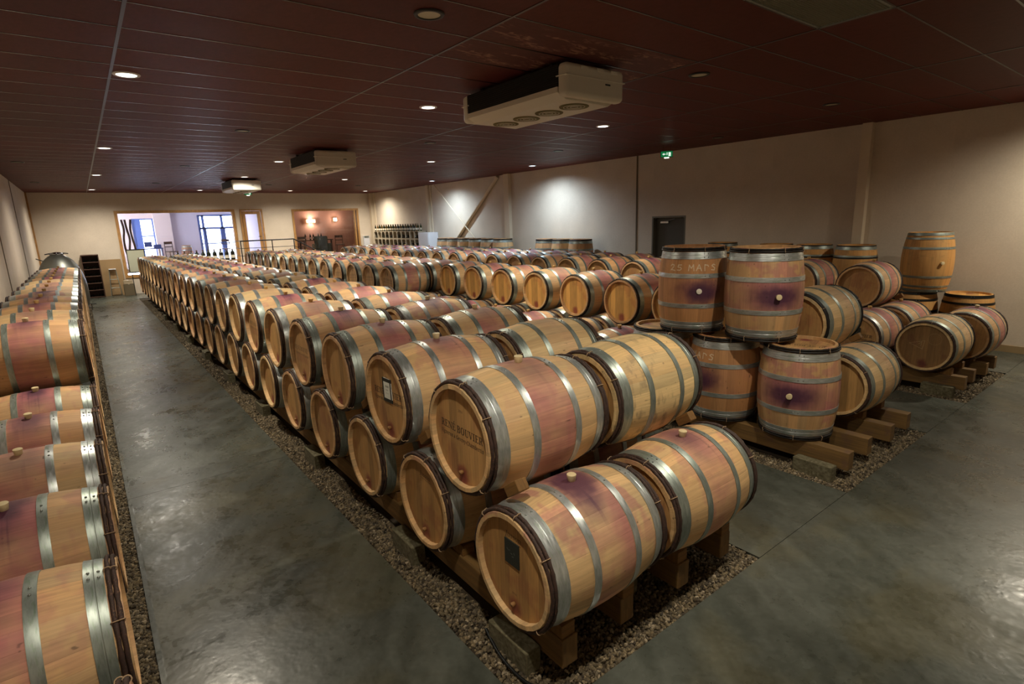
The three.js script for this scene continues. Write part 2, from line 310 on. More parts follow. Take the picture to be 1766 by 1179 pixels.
// ---------------------------------------------------------------- walls
{
  const T = 0.25;
  struct('wall_left', boxAt(XL - T, XL, -0.1, H + 0.3, ZF - T, ZB + T), M.plaster, null, 'pale beige plaster wall behind the left barrel row', 'wall');
  struct('wall_back', boxAt(XL, XR, -0.1, H + 0.3, ZB, ZB + T), M.plaster, null, 'pale beige plaster wall closing the cellar behind the viewer', 'wall');
  // right wall with the recess of the grey door
  const wr = structGroup('wall_right', 'long pale beige plaster wall on the right', 'wall');
  const d0 = -9.02, d1 = -8.03, dy = 2.29;
  part('wall_panel', boxAt(XR, XR + T, -0.1, H + 0.3, d1, ZB + T), M.plaster, wr);
  part('wall_panel', boxAt(XR, XR + T, -0.1, H + 0.3, ZF - T, d0), M.plaster, wr);
  part('wall_panel', boxAt(XR, XR + T, dy, H + 0.3, d0, d1), M.plaster, wr);
  part('wall_panel', boxAt(XR + T - 0.03, XR + T, -0.1, dy, d0, d1), M.plaster, wr);
  const door = structGroup('door_2', 'dark grey fire door set in the right wall', 'door', [XR + 0.13, 0, (d0 + d1) / 2]);
  part('door_leaf', box(0.05, 2.22, 0.90, 0.004), std({ color: 0x4a463c, roughness: 0.55 }), door, [0, 1.12, 0]);
  part('door_frame', mergeGeometries([boxAt(-0.13, 0.06, 0, 2.29, -0.495, -0.455), boxAt(-0.13, 0.06, 0, 2.29, 0.455, 0.495), boxAt(-0.13, 0.06, 2.25, 2.29, -0.455, 0.455)]), std({ color: 0x6b675a, roughness: 0.5 }), door);
  const closer = part('door_closer', box(0.05, 0.05, 0.24, 0.006), M.steelShiny, door, [-0.055, 2.14, -0.16]);
  part('closer_arm', rod([-0.03, 0.02, 0.05], [-0.02, 0.08, 0.3], 0.008), M.steelShiny, closer);
  part('door_handle', mergeGeometries([rod([-0.025, 1.02, 0.36], [-0.075, 1.02, 0.36], 0.01), rod([-0.075, 1.02, 0.36], [-0.075, 1.02, 0.25], 0.01)]), M.steelShiny, door);
  // pilasters, seams, braces and skirting along the right wall
  let n = 1;
  for (const [z0, z1, out] of [[-4.34, -4.18, 0.13], [-15.02, -14.76, 0.12], [-20.3, -20.12, 0.10], [-25.78, -25.55, 0.16]]) struct(`trim_${n++}`, boxAt(XR - out, XR, 0, H, z0, z1), M.trim, null, `pale painted steel column on the right wall, ${ORD[n - 2]} from the camera`, 'column');
  struct(`trim_${n++}`, boxAt(XR - 0.015, XR, 0, H, -9.53, -9.49), M.seam, null, 'dark vertical panel joint in the right wall beside the door', 'joint');
  struct(`trim_${n++}`, boxAt(XR - 0.05, XR, 0, H, -20.02, -19.97), M.trim, null, 'thin pale pipe beside the far column of the right wall', 'pipe');
  struct(`trim_${n++}`, boxAt(XR - 0.06, XR, 0, H, -25.42, -25.36), M.trim, null, 'thin pale pipe in the far right corner', 'pipe');
  struct(`trim_${n++}`, rod([XR - 0.06, 0.9, -19.2], [XR - 0.06, 3.75, -15.4], 0.075, 4), M.trim, null, 'thick painted diagonal steel brace on the right wall', 'brace');
  struct(`trim_${n++}`, rod([XR - 0.10, 3.78, -19.6], [XR - 0.10, 0.9, -15.8], 0.02, 8), M.trim, null, 'thin diagonal tie rod crossing the thick brace', 'brace');
  struct('baseboard_right', boxAt(XR - 0.016, XR, 0, 0.11, -8.0, ZB), M.baseboard, null, 'tan tile skirting at the foot of the right wall', 'skirting');
  for (const z of [-15.1, -20.2]) struct(`trim_${n++}`, boxAt(XL, XL + 0.012, 0, H, z - 0.02, z + 0.02), M.seam, null, `dark vertical panel joint of the left wall, ${z > -18 ? 'nearer' : 'farther'} one`, 'joint');
  struct(`trim_${n++}`, boxAt(XL, XL + 0.05, 0, H, ZF, ZF + 0.05), M.oakFrame, null, 'brown strip in the far left corner of the room', 'strip');
}
// far wall with its three openings
const W1 = [1.17, 5.31, 0.62, 3.13], D1 = [5.50, 6.41, 0.93, 3.13], W2 = [7.63, 10.72, 1.00, 3.10];
{
  const g = structGroup('wall_far', 'pale beige far wall with glazed openings', 'wall'), z0 = ZF - 0.25, z1 = ZF;
  const P = (x0, x1, y0, y1) => part('wall_panel', boxAt(x0, x1, y0, y1, z0, z1), M.plaster, g);
  P(XL, W1[0], -0.1, H + 0.3); P(W1[0], W1[1], -0.1, W1[2]); P(W1[0], W1[1], W1[3], H + 0.3); P(W1[1], D1[0], -0.1, H + 0.3);
  P(D1[0], D1[1], -0.1, D1[2]); P(D1[0], D1[1], D1[3], H + 0.3); P(D1[1], W2[0], -0.1, H + 0.3); P(W2[0], W2[1], -0.1, W2[2]); P(W2[0], W2[1], W2[3], H + 0.3); P(W2[1], XR, -0.1, H + 0.3);
  M.glass = new THREE.MeshPhysicalMaterial({ color: 0xffffff, roughness: 0.0, transmission: 1, thickness: 0, ior: 1.45 });
  const frame = (o, x0, x1, y0, y1, w, bottom = true) => {
    const f = (a, b, c, d) => part('frame_rail', boxAt(a, b, c, d, -0.2, 0.035), M.oakFrame, o);
    f(x0, x0 + w, y0, y1); f(x1 - w, x1, y0, y1); f(x0 + w, x1 - w, y1 - w, y1); if (bottom) f(x0 + w, x1 - w, y0, y0 + w);
  };
  const w1 = structGroup('window_1', 'wide oak framed window into the bright tasting room', 'window', [0, 0, ZF]);
  frame(w1, ...W1, 0.10); part('pane', boxAt(W1[0] + 0.1, W1[1] - 0.1, W1[2] + 0.1, W1[3] - 0.1, -0.10, -0.09), M.glass, w1);
  const w2 = structGroup('window_2', 'oak framed window into the dim salmon coloured room', 'window', [0, 0, ZF]);
  frame(w2, ...W2, 0.09); part('pane', boxAt(W2[0] + 0.09, W2[1] - 0.22, W2[2] + 0.09, W2[3] - 0.09, -0.10, -0.09), M.glass, w2);
  part('mullion', boxAt(W2[1] - 0.22, W2[1] - 0.16, W2[2] + 0.09, W2[3] - 0.09, -0.14, 0.02), M.oakFrame, w2); part('side_pane', boxAt(W2[1] - 0.16, W2[1] - 0.09, W2[2] + 0.09, W2[3] - 0.09, -0.10, -0.09), M.glass, w2);
  const d1 = structGroup('door_1', 'glazed oak door ajar beside the wide window', 'door', [0, 0, ZF]);
  frame(d1, ...D1, 0.07, false);
  const leaf = new THREE.Group(); leaf.name = 'door_leaf'; leaf.position.set(D1[0] + 0.09, 0, -0.05); d1.add(leaf);
  const L = (a, b, c, d) => part('leaf_rail', boxAt(a, b, c, d, -0.025, 0.025), M.oakFrame, leaf);
  L(0, 0.13, 0.95, 3.05); L(0.60, 0.73, 0.95, 3.05); L(0.13, 0.60, 2.92, 3.05); L(0.13, 0.60, 0.95, 1.15);
  part('pane', boxAt(0.13, 0.60, 1.15, 2.92, -0.006, 0.006), M.glass, leaf);
  part('handle', mergeGeometries([rod([0.66, 1.98, 0.02], [0.66, 1.98, 0.07], 0.01), rod([0.66, 1.98, 0.07], [0.55, 1.98, 0.07], 0.01)]), M.darkMetal, leaf);
}
// ---------------------------------------------------------------- ceiling
const SEAM = [XL, 0.476, 2.80, 5.14, 7.48, 9.82, XR], TZ0 = -2.385, TZ = 0.568;
{
  struct('roof_deck', boxAt(XL - 0.25, XR + 0.25, H + 0.06, H + 0.3, ZF - 0.25, ZB + 0.25), M.black, null);
  const c = structGroup('ceiling', 'suspended ceiling of dark red rectangular panels', 'ceiling');
  for (let k = -7; ; k++) {
    const z1 = Math.min(ZB, TZ0 - TZ * k), z0 = Math.max(ZF, TZ0 - TZ * (k + 1)); if (z1 <= ZF + 0.01) break; if (z1 - z0 < 0.02) continue;
    for (let i = 0; i < 6; i++) {
      if (i === 2 && k === -1) continue; // open grille sits here
      const x0 = SEAM[i] + 0.006, x1 = SEAM[i + 1] - 0.006, stained = i === 2 && (k === 2 || k === 3);
      const g = box(x1 - x0, 0.02, z1 - z0 - 0.008, 0);
      let geo = g; if (stained) { geo = new THREE.BoxGeometry(x1 - x0, 0.02, z1 - z0 - 0.008); }
      part('ceiling_tile', geo, stained ? M.tileStained : M.tile[(k * 5 + i * 7 + 70) % 3], c, [(x0 + x1) / 2, H + 0.01, (z0 + z1) / 2]);
    }
    if (z0 > ZF + 0.05) part('cross_tee', box(XR - XL, 0.014, 0.017), M.tee, c, [(XL + XR) / 2, H + 0.0045, z0]);
  }
  for (let i = 1; i < 6; i++) part('runner', box(0.024, 0.016, ZB - ZF), M.runner, c, [SEAM[i], H + 0.004, (ZB + ZF) / 2]);
  // egg-crate grille tile
  const gx0 = 3.98, gx1 = 5.13, gz0 = TZ0, gz1 = TZ0 + TZ, gr = thing('ceiling_grille', 'metal egg-crate grille in the ceiling above the right hand stacks', 'grille', [0, H, 0]);
  part('frame', mergeGeometries([boxAt(gx0, gx1, -0.004, 0.02, gz0 + 0.008, gz0 + 0.028), boxAt(gx0, gx1, -0.004, 0.02, gz1 - 0.028, gz1 - 0.008), boxAt(gx0, gx0 + 0.02, -0.004, 0.02, gz0, gz1), boxAt(gx1 - 0.02, gx1, -0.004, 0.02, gz0, gz1)]), M.zincDull, gr);
  const bars = []; for (let x = gx0 + 0.03; x < gx1 - 0.02; x += 0.022) bars.push(boxAt(x, x + 0.005, 0, 0.012, gz0 + 0.02, gz1 - 0.02));
  for (let z = gz0 + 0.03; z < gz1 - 0.02; z += 0.022) bars.push(boxAt(gx0 + 0.02, gx1 - 0.02, 0, 0.012, z, z + 0.005));
  part('mesh', mergeGeometries(bars), std({ color: 0x85836f, roughness: 0.5 }), gr).userData.kind = 'stuff';
  part('grille_back', boxAt(gx0, gx1, 0.05, 0.055, gz0, gz1), M.black, gr);
  part('ceiling_tile', boxAt(2.806, 3.974, H, H + 0.02, gz0 + 0.004, gz1 - 0.004), M.tile[1], c);
}
// ---------------------------------------------------------------- downlights
{
  const ringG = lathe([[0.082, 0.0], [0.088, -0.012], [0.112, -0.010], [0.116, -0.002], [0.112, 0.0]], 32), discG = cyl(0.084, 0.084, 0.006, 28);
  const glow = (c, k) => std({ color: 0x111111, emissive: c, emissiveIntensity: k, roughness: 0.4 });
  const GW = glow(new THREE.Color(1, 0.93, 0.80), 6), GC = glow(COOL, 6);
  const colN = { 0.6: 'above the left aisle', 3.86: 'above the central stack', 7.15: 'above the right hand aisle', 10.4: 'beside the right wall' };
  const lit = [];
  for (const x of [0.6, 3.86, 7.15, 10.4]) [-1.0, -6.68, -12.4, -18.05, -24.0].forEach((z, i) => { if ((x === 10.4 && i === 1) || (x === 7.15 && i === 0)) return; lit.push([x === 3.86 && i === 3 ? 4.06 : x, x === 3.86 ? [z, z, -13.55, -17.8, z][i] : z, i, x]); });
  for (const [x, z, i, cx] of lit) {
    const cool = x === 10.4 && (i === 2 || i === 3);
    const o = thing('downlight', `glowing round downlight ${colN[cx]}, ${ORD[i]} from the camera`, 'lamp', [x, H, z], 0, 'lit ceiling downlights');
    part('trim_ring', ringG, M.whitePaint, o); part('lens', discG, cool ? GC : GW, o, [0, -0.006, 0]);
    const s = new THREE.SpotLight(cool ? COOL : i >= 2 ? WHITE : WARM, LAMP * (cool ? 1.1 : i === 4 ? 1.3 : i === 0 && x < 9 ? 0.74 : 1), 0, CONE, BLUR, 2); s.name = 'downlight_beam'; s.position.set(0, -0.016, 0); s.castShadow = true; s.shadow.radius = 3; s.shadow.mapSize.set(512, 512);
    s.target.position.set(0, -1, 0); s.target.name = 'beam_target'; o.add(s); o.add(s.target);
  }
  const off = [[2.25, -3.8], [5.58, -3.81], [8.82, -3.82], [10.38, -6.6], [8.75, -9.52], [5.52, -9.55], [2.24, -9.55], [2.21, -15.15], [5.5, -15.2], [8.75, -15.2], [-0.74, -15.3], [-0.73, -20.85], [2.15, -20.6], [5.5, -20.8], [8.75, -20.8]];
  const offW = ['nearest, left of the big cooling unit', 'nearest, right of the big cooling unit', 'nearest to the right hand wall', 'beside the right wall near the exit sign', 'in the second dark row, rightmost', 'in the second dark row, middle', 'in the second dark row, leftmost', 'in the third dark row, second from left', 'in the third dark row, third from left', 'in the third dark row, rightmost', 'in the third dark row above the left wall row', 'in the last dark row above the left wall row', 'in the last dark row, second from left', 'in the last dark row, third from left', 'in the last dark row, rightmost'];
  const ringB = lathe([[0.080, 0.0], [0.084, -0.014], [0.108, -0.012], [0.112, -0.002], [0.108, 0.0]], 32);
  off.forEach(([x, z], i) => { const o = thing('unlit_downlight', `switched-off round downlight ${offW[i]}`, 'lamp', [x, H, z], 0, 'unlit ceiling downlights'); part('trim_ring', ringB, M.black, o); part('lens', discG, M.greyGlass, o, [0, -0.004, 0]); });
}
// ---------------------------------------------------------------- barrel geometry (axis along x, centre at the origin, bung at +y)
const profR = (x, L, rb, re) => rb - (rb - re) * Math.pow(Math.abs(2 * x / L), 2.1);
class Geo { // bare triangle collector with smooth normals given by hand
  constructor() { this.p = []; this.n = []; this.u = []; this.i = []; }
  v(p, n, u) { this.p.push(...p); this.n.push(...n); this.u.push(...u); return this.p.length / 3 - 1; }
  q(a, b, c, d) { this.i.push(a, b, c, a, c, d); }
  build() { const g = new THREE.BufferGeometry(); g.setAttribute('position', new THREE.Float32BufferAttribute(this.p, 3)); g.setAttribute('normal', new THREE.Float32BufferAttribute(this.n, 3)); g.setAttribute('uv', new THREE.Float32BufferAttribute(this.u, 2)); g.setIndex(this.i); return g; }
}
const pol = (x, r, t) => [x, r * Math.cos(t), r * Math.sin(t)];
const CROZE = 0.047, STV = 0.024;  // head depth below the rim, stave thickness at the rim
function staveGeo(i, n, L, rb, re, rows) {
  const G = new Geo(), t0 = (i / n) * 2 * Math.PI - Math.PI, t1 = ((i + 1) / n) * 2 * Math.PI - Math.PI, gap = 0.00012 / rb, dl = 0.0025 / rb;
  const ts = [t0 + gap, t0 + gap + dl, t1 - gap - dl, t1 - gap], drop = [0.0004, 0, 0, 0.0004], tilt = [-0.3, 0, 0, 0.3];
  const ids = [];
  for (let k = 0; k <= rows; k++) {
    const x = -L / 2 + (L * k) / rows, r = profR(x, L, rb, re), sl = (profR(x + 0.002, L, rb, re) - profR(x - 0.002, L, rb, re)) / 0.004, row = [];
    for (let c = 0; c < 4; c++) { const t = ts[c], a = t + tilt[c], l = Math.hypot(1, sl); row.push(G.v(pol(x, r - drop[c], t), [-sl / l, Math.cos(a) / l, Math.sin(a) / l], [t / (2 * Math.PI) + 0.5, x / L + 0.5])); }
    ids.push(row);
  }
  for (let k = 0; k < rows; k++) for (let c = 0; c < 3; c++) G.q(ids[k][c], ids[k][c + 1], ids[k + 1][c + 1], ids[k + 1][c]);
  for (const s of [-1, 1]) { // chime end and the rim's inner side
    const x = s * L / 2, ro = re, ri = re - STV, xi = s * (L / 2 - CROZE), uv = (t, q) => [t / (2 * Math.PI) + 0.5, s < 0 ? q : 1 - q];
    const a = G.v(pol(x, ro - 0.001, ts[0]), [s, 0, 0], uv(ts[0], 0.01)), b = G.v(pol(x, ro - 0.001, ts[3]), [s, 0, 0], uv(ts[3], 0.01)), c = G.v(pol(x, ri, ts[3]), [s, 0, 0], uv(ts[3], 0.04)), d = G.v(pol(x, ri, ts[0]), [s, 0, 0], uv(ts[0], 0.04));
    s > 0 ? G.q(a, b, c, d) : G.q(d, c, b, a);
    const m = (t) => [0, -Math.cos(t), -Math.sin(t)];
    const e = G.v(pol(x, ri, ts[0]), m(ts[0]), uv(ts[0], 0.04)), f = G.v(pol(x, ri, ts[3]), m(ts[3]), uv(ts[3], 0.04)), g = G.v(pol(xi, ri - 0.004, ts[3]), m(ts[3]), uv(ts[3], 0.08)), h = G.v(pol(xi, ri - 0.004, ts[0]), m(ts[0]), uv(ts[0], 0.08));
    s > 0 ? G.q(e, f, g, h) : G.q(h, g, f, e);
  }
  return G.build();
}
function bodyGeo(L, rb, re, seg, rows) {
  const G = new Geo(), pts = [];
  pts.push([-L / 2 + CROZE, re - STV - 0.004], [-L / 2, re - STV], [-L / 2, re - 0.001]);
  const strips = [[[-L / 2 + CROZE, re - STV - 0.004], [-L / 2, re - STV]], [[-L / 2, re - STV], [-L / 2, re]]];
  const out = []; for (let k = 0; k <= rows; k++) { const x = -L / 2 + (L * k) / rows; out.push([x, profR(x, L, rb, re)]); }
  strips.push(out, [[L / 2, re], [L / 2, re - STV]], [[L / 2, re - STV], [L / 2 - CROZE, re - STV - 0.004]]);
  return ring(strips, seg, L);
}
// strips: runs of (x, r); every run is smooth inside, creased to the next
function ring(strips, seg, L = 1, uRep = 1, lap = null) {
  const G = new Geo();
  for (const run of strips) {
    const ids = [];
    for (let k = 0; k < run.length; k++) {
      const p0 = run[Math.max(0, k - 1)], p1 = run[Math.min(run.length - 1, k + 1)], dx = p1[0] - p0[0], dr = p1[1] - p0[1], l = Math.hypot(dx, dr), nx = -dr / l, nr = dx / l, row = [];
      for (let j = 0; j <= seg; j++) { const t = (j / seg) * 2 * Math.PI - Math.PI, b = lap ? lap(t) : 0; row.push(G.v(pol(run[k][0], run[k][1] + b, t), [nx, nr * Math.cos(t), nr * Math.sin(t)], [(j / seg) * uRep, L === 1 ? k / (run.length - 1) : run[k][0] / L + 0.5])); }
      ids.push(row);
    }
    for (let k = 0; k + 1 < run.length; k++) for (let j = 0; j < seg; j++) G.q(ids[k][j], ids[k][j + 1], ids[k + 1][j + 1], ids[k + 1][j]);
  }
  return G.build();
}
function steelHoop(x0, x1, K, seg, grooved, lapAt) {
  const r = (x) => profR(x, K.L, K.rb, K.re) + 0.0028, top = [];
  if (grooved) { const m = (x0 + x1) / 2; top.push([[x0, r(x0)], [m - 0.003, r(m)]], [[m - 0.003, r(m)], [m, r(m) - 0.0022], [m + 0.003, r(m)]], [[m + 0.003, r(m)], [x1, r(x1)]]); } else top.push([[x0, r(x0)], [(x0 + x1) / 2, r((x0 + x1) / 2) + 0.0006], [x1, r(x1)]]);
  return ring([[[x0, r(x0) - 0.004], [x0, r(x0)]], ...top, [[x1, r(x1)], [x1, r(x1) - 0.004]]], seg, 1, 1, lapAt == null ? null : (t) => { let d = Math.abs(t - lapAt); d = Math.min(d, 2 * Math.PI - d); return d < 0.16 ? 0.0018 : 0; });
}
function barkRods(x0, K, seg, ts, seed) { // one bent rod, slightly knotty
  const r0 = profR(x0, K.L, K.rb, K.re) + 0.0075, G = new Geo(), ids = [];
  for (let j = 0; j <= seg; j++) {
    const t = (j / seg) * 2 * Math.PI, jj = j % seg, q = 0.0105 * (0.9 + 0.35 * (LAT[(jj * 37 + seed * 101) & 65535] - 0.4)), w = 0.0022 * (LAT[(jj * 53 + seed * 211) & 65535] - 0.5), row = [];
    for (let k = 0; k <= ts; k++) { const a = (k / ts) * 2 * Math.PI, rr_ = r0 + w + q * Math.cos(a); row.push(G.v(pol(x0 + w + q * Math.sin(a), rr_, t), [Math.sin(a), Math.cos(a) * Math.cos(t), Math.cos(a) * Math.sin(t)], [j / seg * 3, k / ts])); }
    ids.push(row);
  }
  for (let j = 0; j < seg; j++) for (let k = 0; k < ts; k++) G.q(ids[j][k], ids[j + 1][k], ids[j + 1][k + 1], ids[j][k + 1]);
  return G.build();
}
function boardGeo(b, n, R, s) { // one head board, a slice of a disc in the (z,y) plane, 18 mm thick
  const z0 = -R + (2 * R * b) / n + 0.0005, z1 = -R + (2 * R * (b + 1)) / n - 0.0005, sh = new THREE.Shape(), up = [], dn = [];
  for (let k = 0; k <= 5; k++) { const z = clamp(z0 + ((z1 - z0) * k) / 5, -R + 1e-4, R - 1e-4), y = Math.sqrt(Math.max(0, R * R - z * z)); up.push([z, y]); dn.unshift([z, -y]); }
  [...up, ...dn].forEach(([z, y], i) => (i ? sh.lineTo(z, y) : sh.moveTo(z, y)));
  const g = new THREE.ExtrudeGeometry(sh, { depth: 0.018, bevelEnabled: false, curveSegments: 1 });
  return headUV(g, R, s);
}
function headUV(g, R, s) { // from (z,y) drawing plane to a disc facing s along x; print reads right from outside
  const p = g.attributes.position, uv = new Float32Array(p.count * 2);
  for (let i = 0; i < p.count; i++) { uv[2 * i] = p.getX(i) / (2 * R) + 0.5; uv[2 * i + 1] = p.getY(i) / (2 * R) + 0.5; }
  g.setAttribute('uv', new THREE.BufferAttribute(uv, 2)); g.translate(0, 0, -0.009); g.rotateY(s * Math.PI / 2); return g;
}
function makeKit(L, rb, re, hoops) {
  const K = { L, rb, re, hoops }, R = re - STV - 0.003;
  K.staves = []; for (let i = 0; i < NST; i++) K.staves.push(staveGeo(i, NST, L, rb, re, 10));
  K.body = bodyGeo(L, rb, re, 32, 8);
  K.boards = [-1, 1].map((s) => { const a = []; for (let b = 0; b < 7; b++) a.push(boardGeo(b, 7, R, s)); return a; });
  K.disc = [-1, 1].map((s) => { const g = new THREE.CylinderGeometry(R, R, 0.018, 28); g.rotateX(Math.PI / 2); return headUV(g, R, s); });
  K.hoopNear = hoops.map((h, i) => (h[2] === 'bark' ? null : steelHoop(h[0], h[1], K, 56, h[3], 0.12 + i * 0.02)));
  K.hoopFar = hoops.map((h) => (h[2] === 'bark' ? null : steelHoop(h[0], h[1], K, 32, false, null)));
  K.rodNear = hoops.map((h, i) => (h[2] === 'bark' ? [barkRods(h[0] + 0.012, K, 64, 7, i * 2 + 1), barkRods(h[1] - 0.012, K, 64, 7, i * 2 + 2)] : null));
  K.rodFar = hoops.map((h, i) => (h[2] === 'bark' ? mergeGeometries([barkRods(h[0] + 0.012, K, 26, 4, i + 1), barkRods(h[1] - 0.012, K, 26, 4, i + 3)]) : null));
  return K;
}
function mirror(list, L) { return [...list.map(([a, b, k, g]) => [a - L / 2, b - L / 2, k, g]), ...list.map(([a, b, k, g]) => [L / 2 - b, L / 2 - a, k, g])]; }
const KIT = {
  burgundy: makeKit(BL, RB, RE, mirror([[0.003, 0.047, 'bark'], [0.049, 0.118, 'zinc', true], [0.262, 0.306, 'zinc', false]], BL)),
  black: makeKit(0.97, 0.352, 0.296, mirror([[0.002, 0.045, 'hoopBlack', false], [0.115, 0.150, 'hoopBlack', false], [0.295, 0.335, 'hoopBlack', false]], 0.97)),
  many: makeKit(0.94, 0.356, 0.292, mirror([[0.002, 0.046, 'zincDull', false], [0.075, 0.107, 'zincDull', false], [0.225, 0.262, 'zincDull', false]], 0.94)),
  mixed: makeKit(0.85, 0.346, 0.292, mirror([[0.002, 0.022, 'hoopBlack', false], [0.024, 0.075, 'zinc', true], [0.17, 0.20, 'zinc', false], [0.20, 0.225, 'hoopBlack', false]], 0.85)),
};
const rivetG = new THREE.SphereGeometry(0.0062, 8, 5), bungG = lathe([[0.0, 0.0], [0.020, 0.0], [0.0265, 0.040], [0.024, 0.043], [0.0, 0.043]], 16), bungFlat = lathe([[0, 0], [0.026, 0], [0.028, 0.014], [0.024, 0.018], [0, 0.018]], 16), plugG = lathe([[0, 0], [0.011, 0], [0.013, 0.02], [0, 0.021]], 12);
const tieG = new THREE.TorusGeometry(0.0145, 0.0028, 5, 10);

/* o: x y z of the base, near, kit, wood, head, bung, roll, stand (turn of the bung), label, group */
function barrel(o) {
  const K = KIT[o.kit ?? 'burgundy'], t = thing(o.name ?? 'wine_barrel', o.label, 'barrel', [o.x, o.y, o.z], 0, o.group);
  const rot = o.stand == null ? new THREE.Euler(o.roll ?? 0, 0, 0) : null, q = new THREE.Quaternion(), at = new THREE.Vector3();
  if (rot) { q.setFromEuler(rot); at.set(0, K.rb, 0); if (o.flip) q.premultiply(new THREE.Quaternion().setFromAxisAngle(new THREE.Vector3(0, 1, 0), Math.PI)); }
  else { // upright: axis x -> up, bung (+y) -> horizontal towards angle o.stand
    const up = new THREE.Vector3(0, 1, 0), side = new THREE.Vector3(Math.sin(o.stand), 0, Math.cos(o.stand)); q.setFromRotationMatrix(new THREE.Matrix4().makeBasis(up, side, new THREE.Vector3().crossVectors(up, side))); at.set(0, K.L / 2, 0);
  }
  const P = (name, geo, mat, parent = t) => { const m = shade(new THREE.Mesh(geo, mat)); m.name = name; if (parent === t) { m.position.copy(at); m.quaternion.copy(q); } parent.add(m); return m; };
  const wood = WOOD[o.wood], bark = o.darkRim ? M.barkBlack : M.bark;
  if (o.near) for (const g of K.staves) P('stave', g, wood); else P('staves', K.body, wood);
  [-1, 1].forEach((s, i) => {
    const hm = i === 0 ? HEAD[o.head ?? 'plain'] : HEAD[o.head2 ?? 'plain2'], x = s * (K.L / 2 - CROZE + 0.009);
    let hd;
    if (o.near) { hd = new THREE.Group(); hd.name = 'head'; hd.position.copy(at); hd.quaternion.copy(q); t.add(hd); K.boards[i].forEach((g) => P('head_board', g, hm, hd).position.x = x); } else { hd = P('head', K.disc[i], hm); hd.translateX(x); }
    if (i === 0 && (o.plug ?? o.near)) { const pg = P('tap_plug', plugG, M.plug, hd); pg.position.set(o.near ? x - 0.009 : -0.009, -0.205, 0); pg.rotation.z = Math.PI / 2; }
    if (i === 0 && o.tagOnHead) o.tagOnHead(hd, o.near ? x - 0.009 : -0.009);
  });
  K.hoops.forEach((h, i) => {
    if (h[2] === 'bark') {
      if (!o.near) { P('chestnut_hoop', K.rodFar[i], bark); return; }
      K.rodNear[i].forEach((g, j) => { const c = P('chestnut_hoop', g, bark); for (const a of [0.15, 0.95, -0.8, 2.4]) { const xx = j ? h[1] - 0.012 : h[0] + 0.012, r = profR(xx, K.L, K.rb, K.re) + 0.0075, k = P('tie', tieG, M.wicker, c); k.position.set(...pol(xx, r, a)); k.rotation.set(a, 0, 0); k.rotateY(Math.PI / 2); k.rotateY(Math.PI / 2); } });
    } else {
      const c = P('hoop', o.near ? K.hoopNear[i] : K.hoopFar[i], M[h[2] === 'zinc' && o.dullHoops ? 'zincDull' : h[2]]);
      if (o.near) for (const a of [0.06, 0.18]) for (const f of h[3] ? [0.25, 0.75] : [0.5]) { const xx = mix(h[0], h[1], f), r = profR(xx, K.L, K.rb, K.re) + 0.0045, k = P('rivet', rivetG, M.rivet, c); k.position.set(...pol(xx, r, a + i * 0.02)); k.scale.set(1, 1, 0.9); }
    }
  });
  if (o.bung !== 'none') { const b = P('bung', o.bung === 'white' ? bungFlat : bungG, o.bung === 'white' ? M.bungWhite : o.near ? M.bungPale : M.bung); b.position.add(new THREE.Vector3(0, K.rb - 0.006, 0).applyQuaternion(q)); }
  return t;
}
// ---------------------------------------------------------------- the stacks
const Y0 = 0.593 - RB, Y1 = 1.170 - RB;
const XA = 1.45 + BL / 2, XB = 2.40 + BL / 2, XC = 4.80 + BL / 2, XD = 5.745 + BL / 2, XE = 8.17 + BL / 2, XF = 9.12 + BL / 2, XLFT = -0.53;
const PICK = ['a', 'b', 'c', 'e', 'd', 'f', 'b', 'c', 'a', 'b', 'd', 'paleclean'];
const HEADS = ['stampFaint', 'plain', 'stampFaint', 'plain', 'stampFaint', 'plain2'];
let pickN = 0; srand(4242);
const dist = (x, z) => Math.hypot(x, z);
function row(x, y, zs, word, group, opt = () => ({})) {
  zs.forEach((z, i) => {
    const d = dist(x, z), near = d < 6.2, w = PICK[(pickN * 5 + i * 7) % PICK.length];
    barrel({ x, y, z, near, wood: w, head: HEADS[(i * 5 + pickN) % HEADS.length], roll: rr(-0.10, 0.10), flip: false, dullHoops: rnd() < 0.45, label: `oak barrel ${word}, ${ORD[i]} from the front`, group, ...opt(i, z) });
  }); pickN++;
}
const run = (z0, step, n) => Array.from({ length: n }, (_, i) => z0 - step * i);
const slateTex = canvasTex(128, 160, (c) => { c.fillStyle = '#20241f'; c.fillRect(0, 0, 128, 160); c.strokeStyle = 'rgba(190,200,190,0.8)'; c.lineWidth = 2; c.beginPath(); c.moveTo(20, 60); c.lineTo(38, 72); c.moveTo(44, 62); c.lineTo(50, 70); c.moveTo(56, 80); c.lineTo(70, 84); c.moveTo(66, 100); c.lineTo(82, 96); c.moveTo(84, 66); c.lineTo(92, 78); c.stroke(); });
const cardTex = canvasTex(128, 160, (c) => { c.fillStyle = '#1d211c'; c.fillRect(0, 0, 128, 160); c.fillStyle = '#dfe3dc'; c.fillRect(17, 24, 94, 112); c.fillStyle = '#3b3f3a'; c.textAlign = 'center'; c.font = 'bold 18px serif'; c.fillText('BARR', 68, 60); c.font = '13px serif'; c.fillText('Nuits', 64, 82); c.fillText('14 - 22', 64, 104); });
const tagger = (tex, y, z, w = 0.13, h = 0.165) => (hd, x) => { const m = part('label_card', new THREE.BoxGeometry(w, h, 0.006), std({ map: tex, roughness: 0.7 }), hd, [x - 0.004, y, z], [0, -Math.PI / 2, 0]); m.userData.label = 'dark slate card'; };
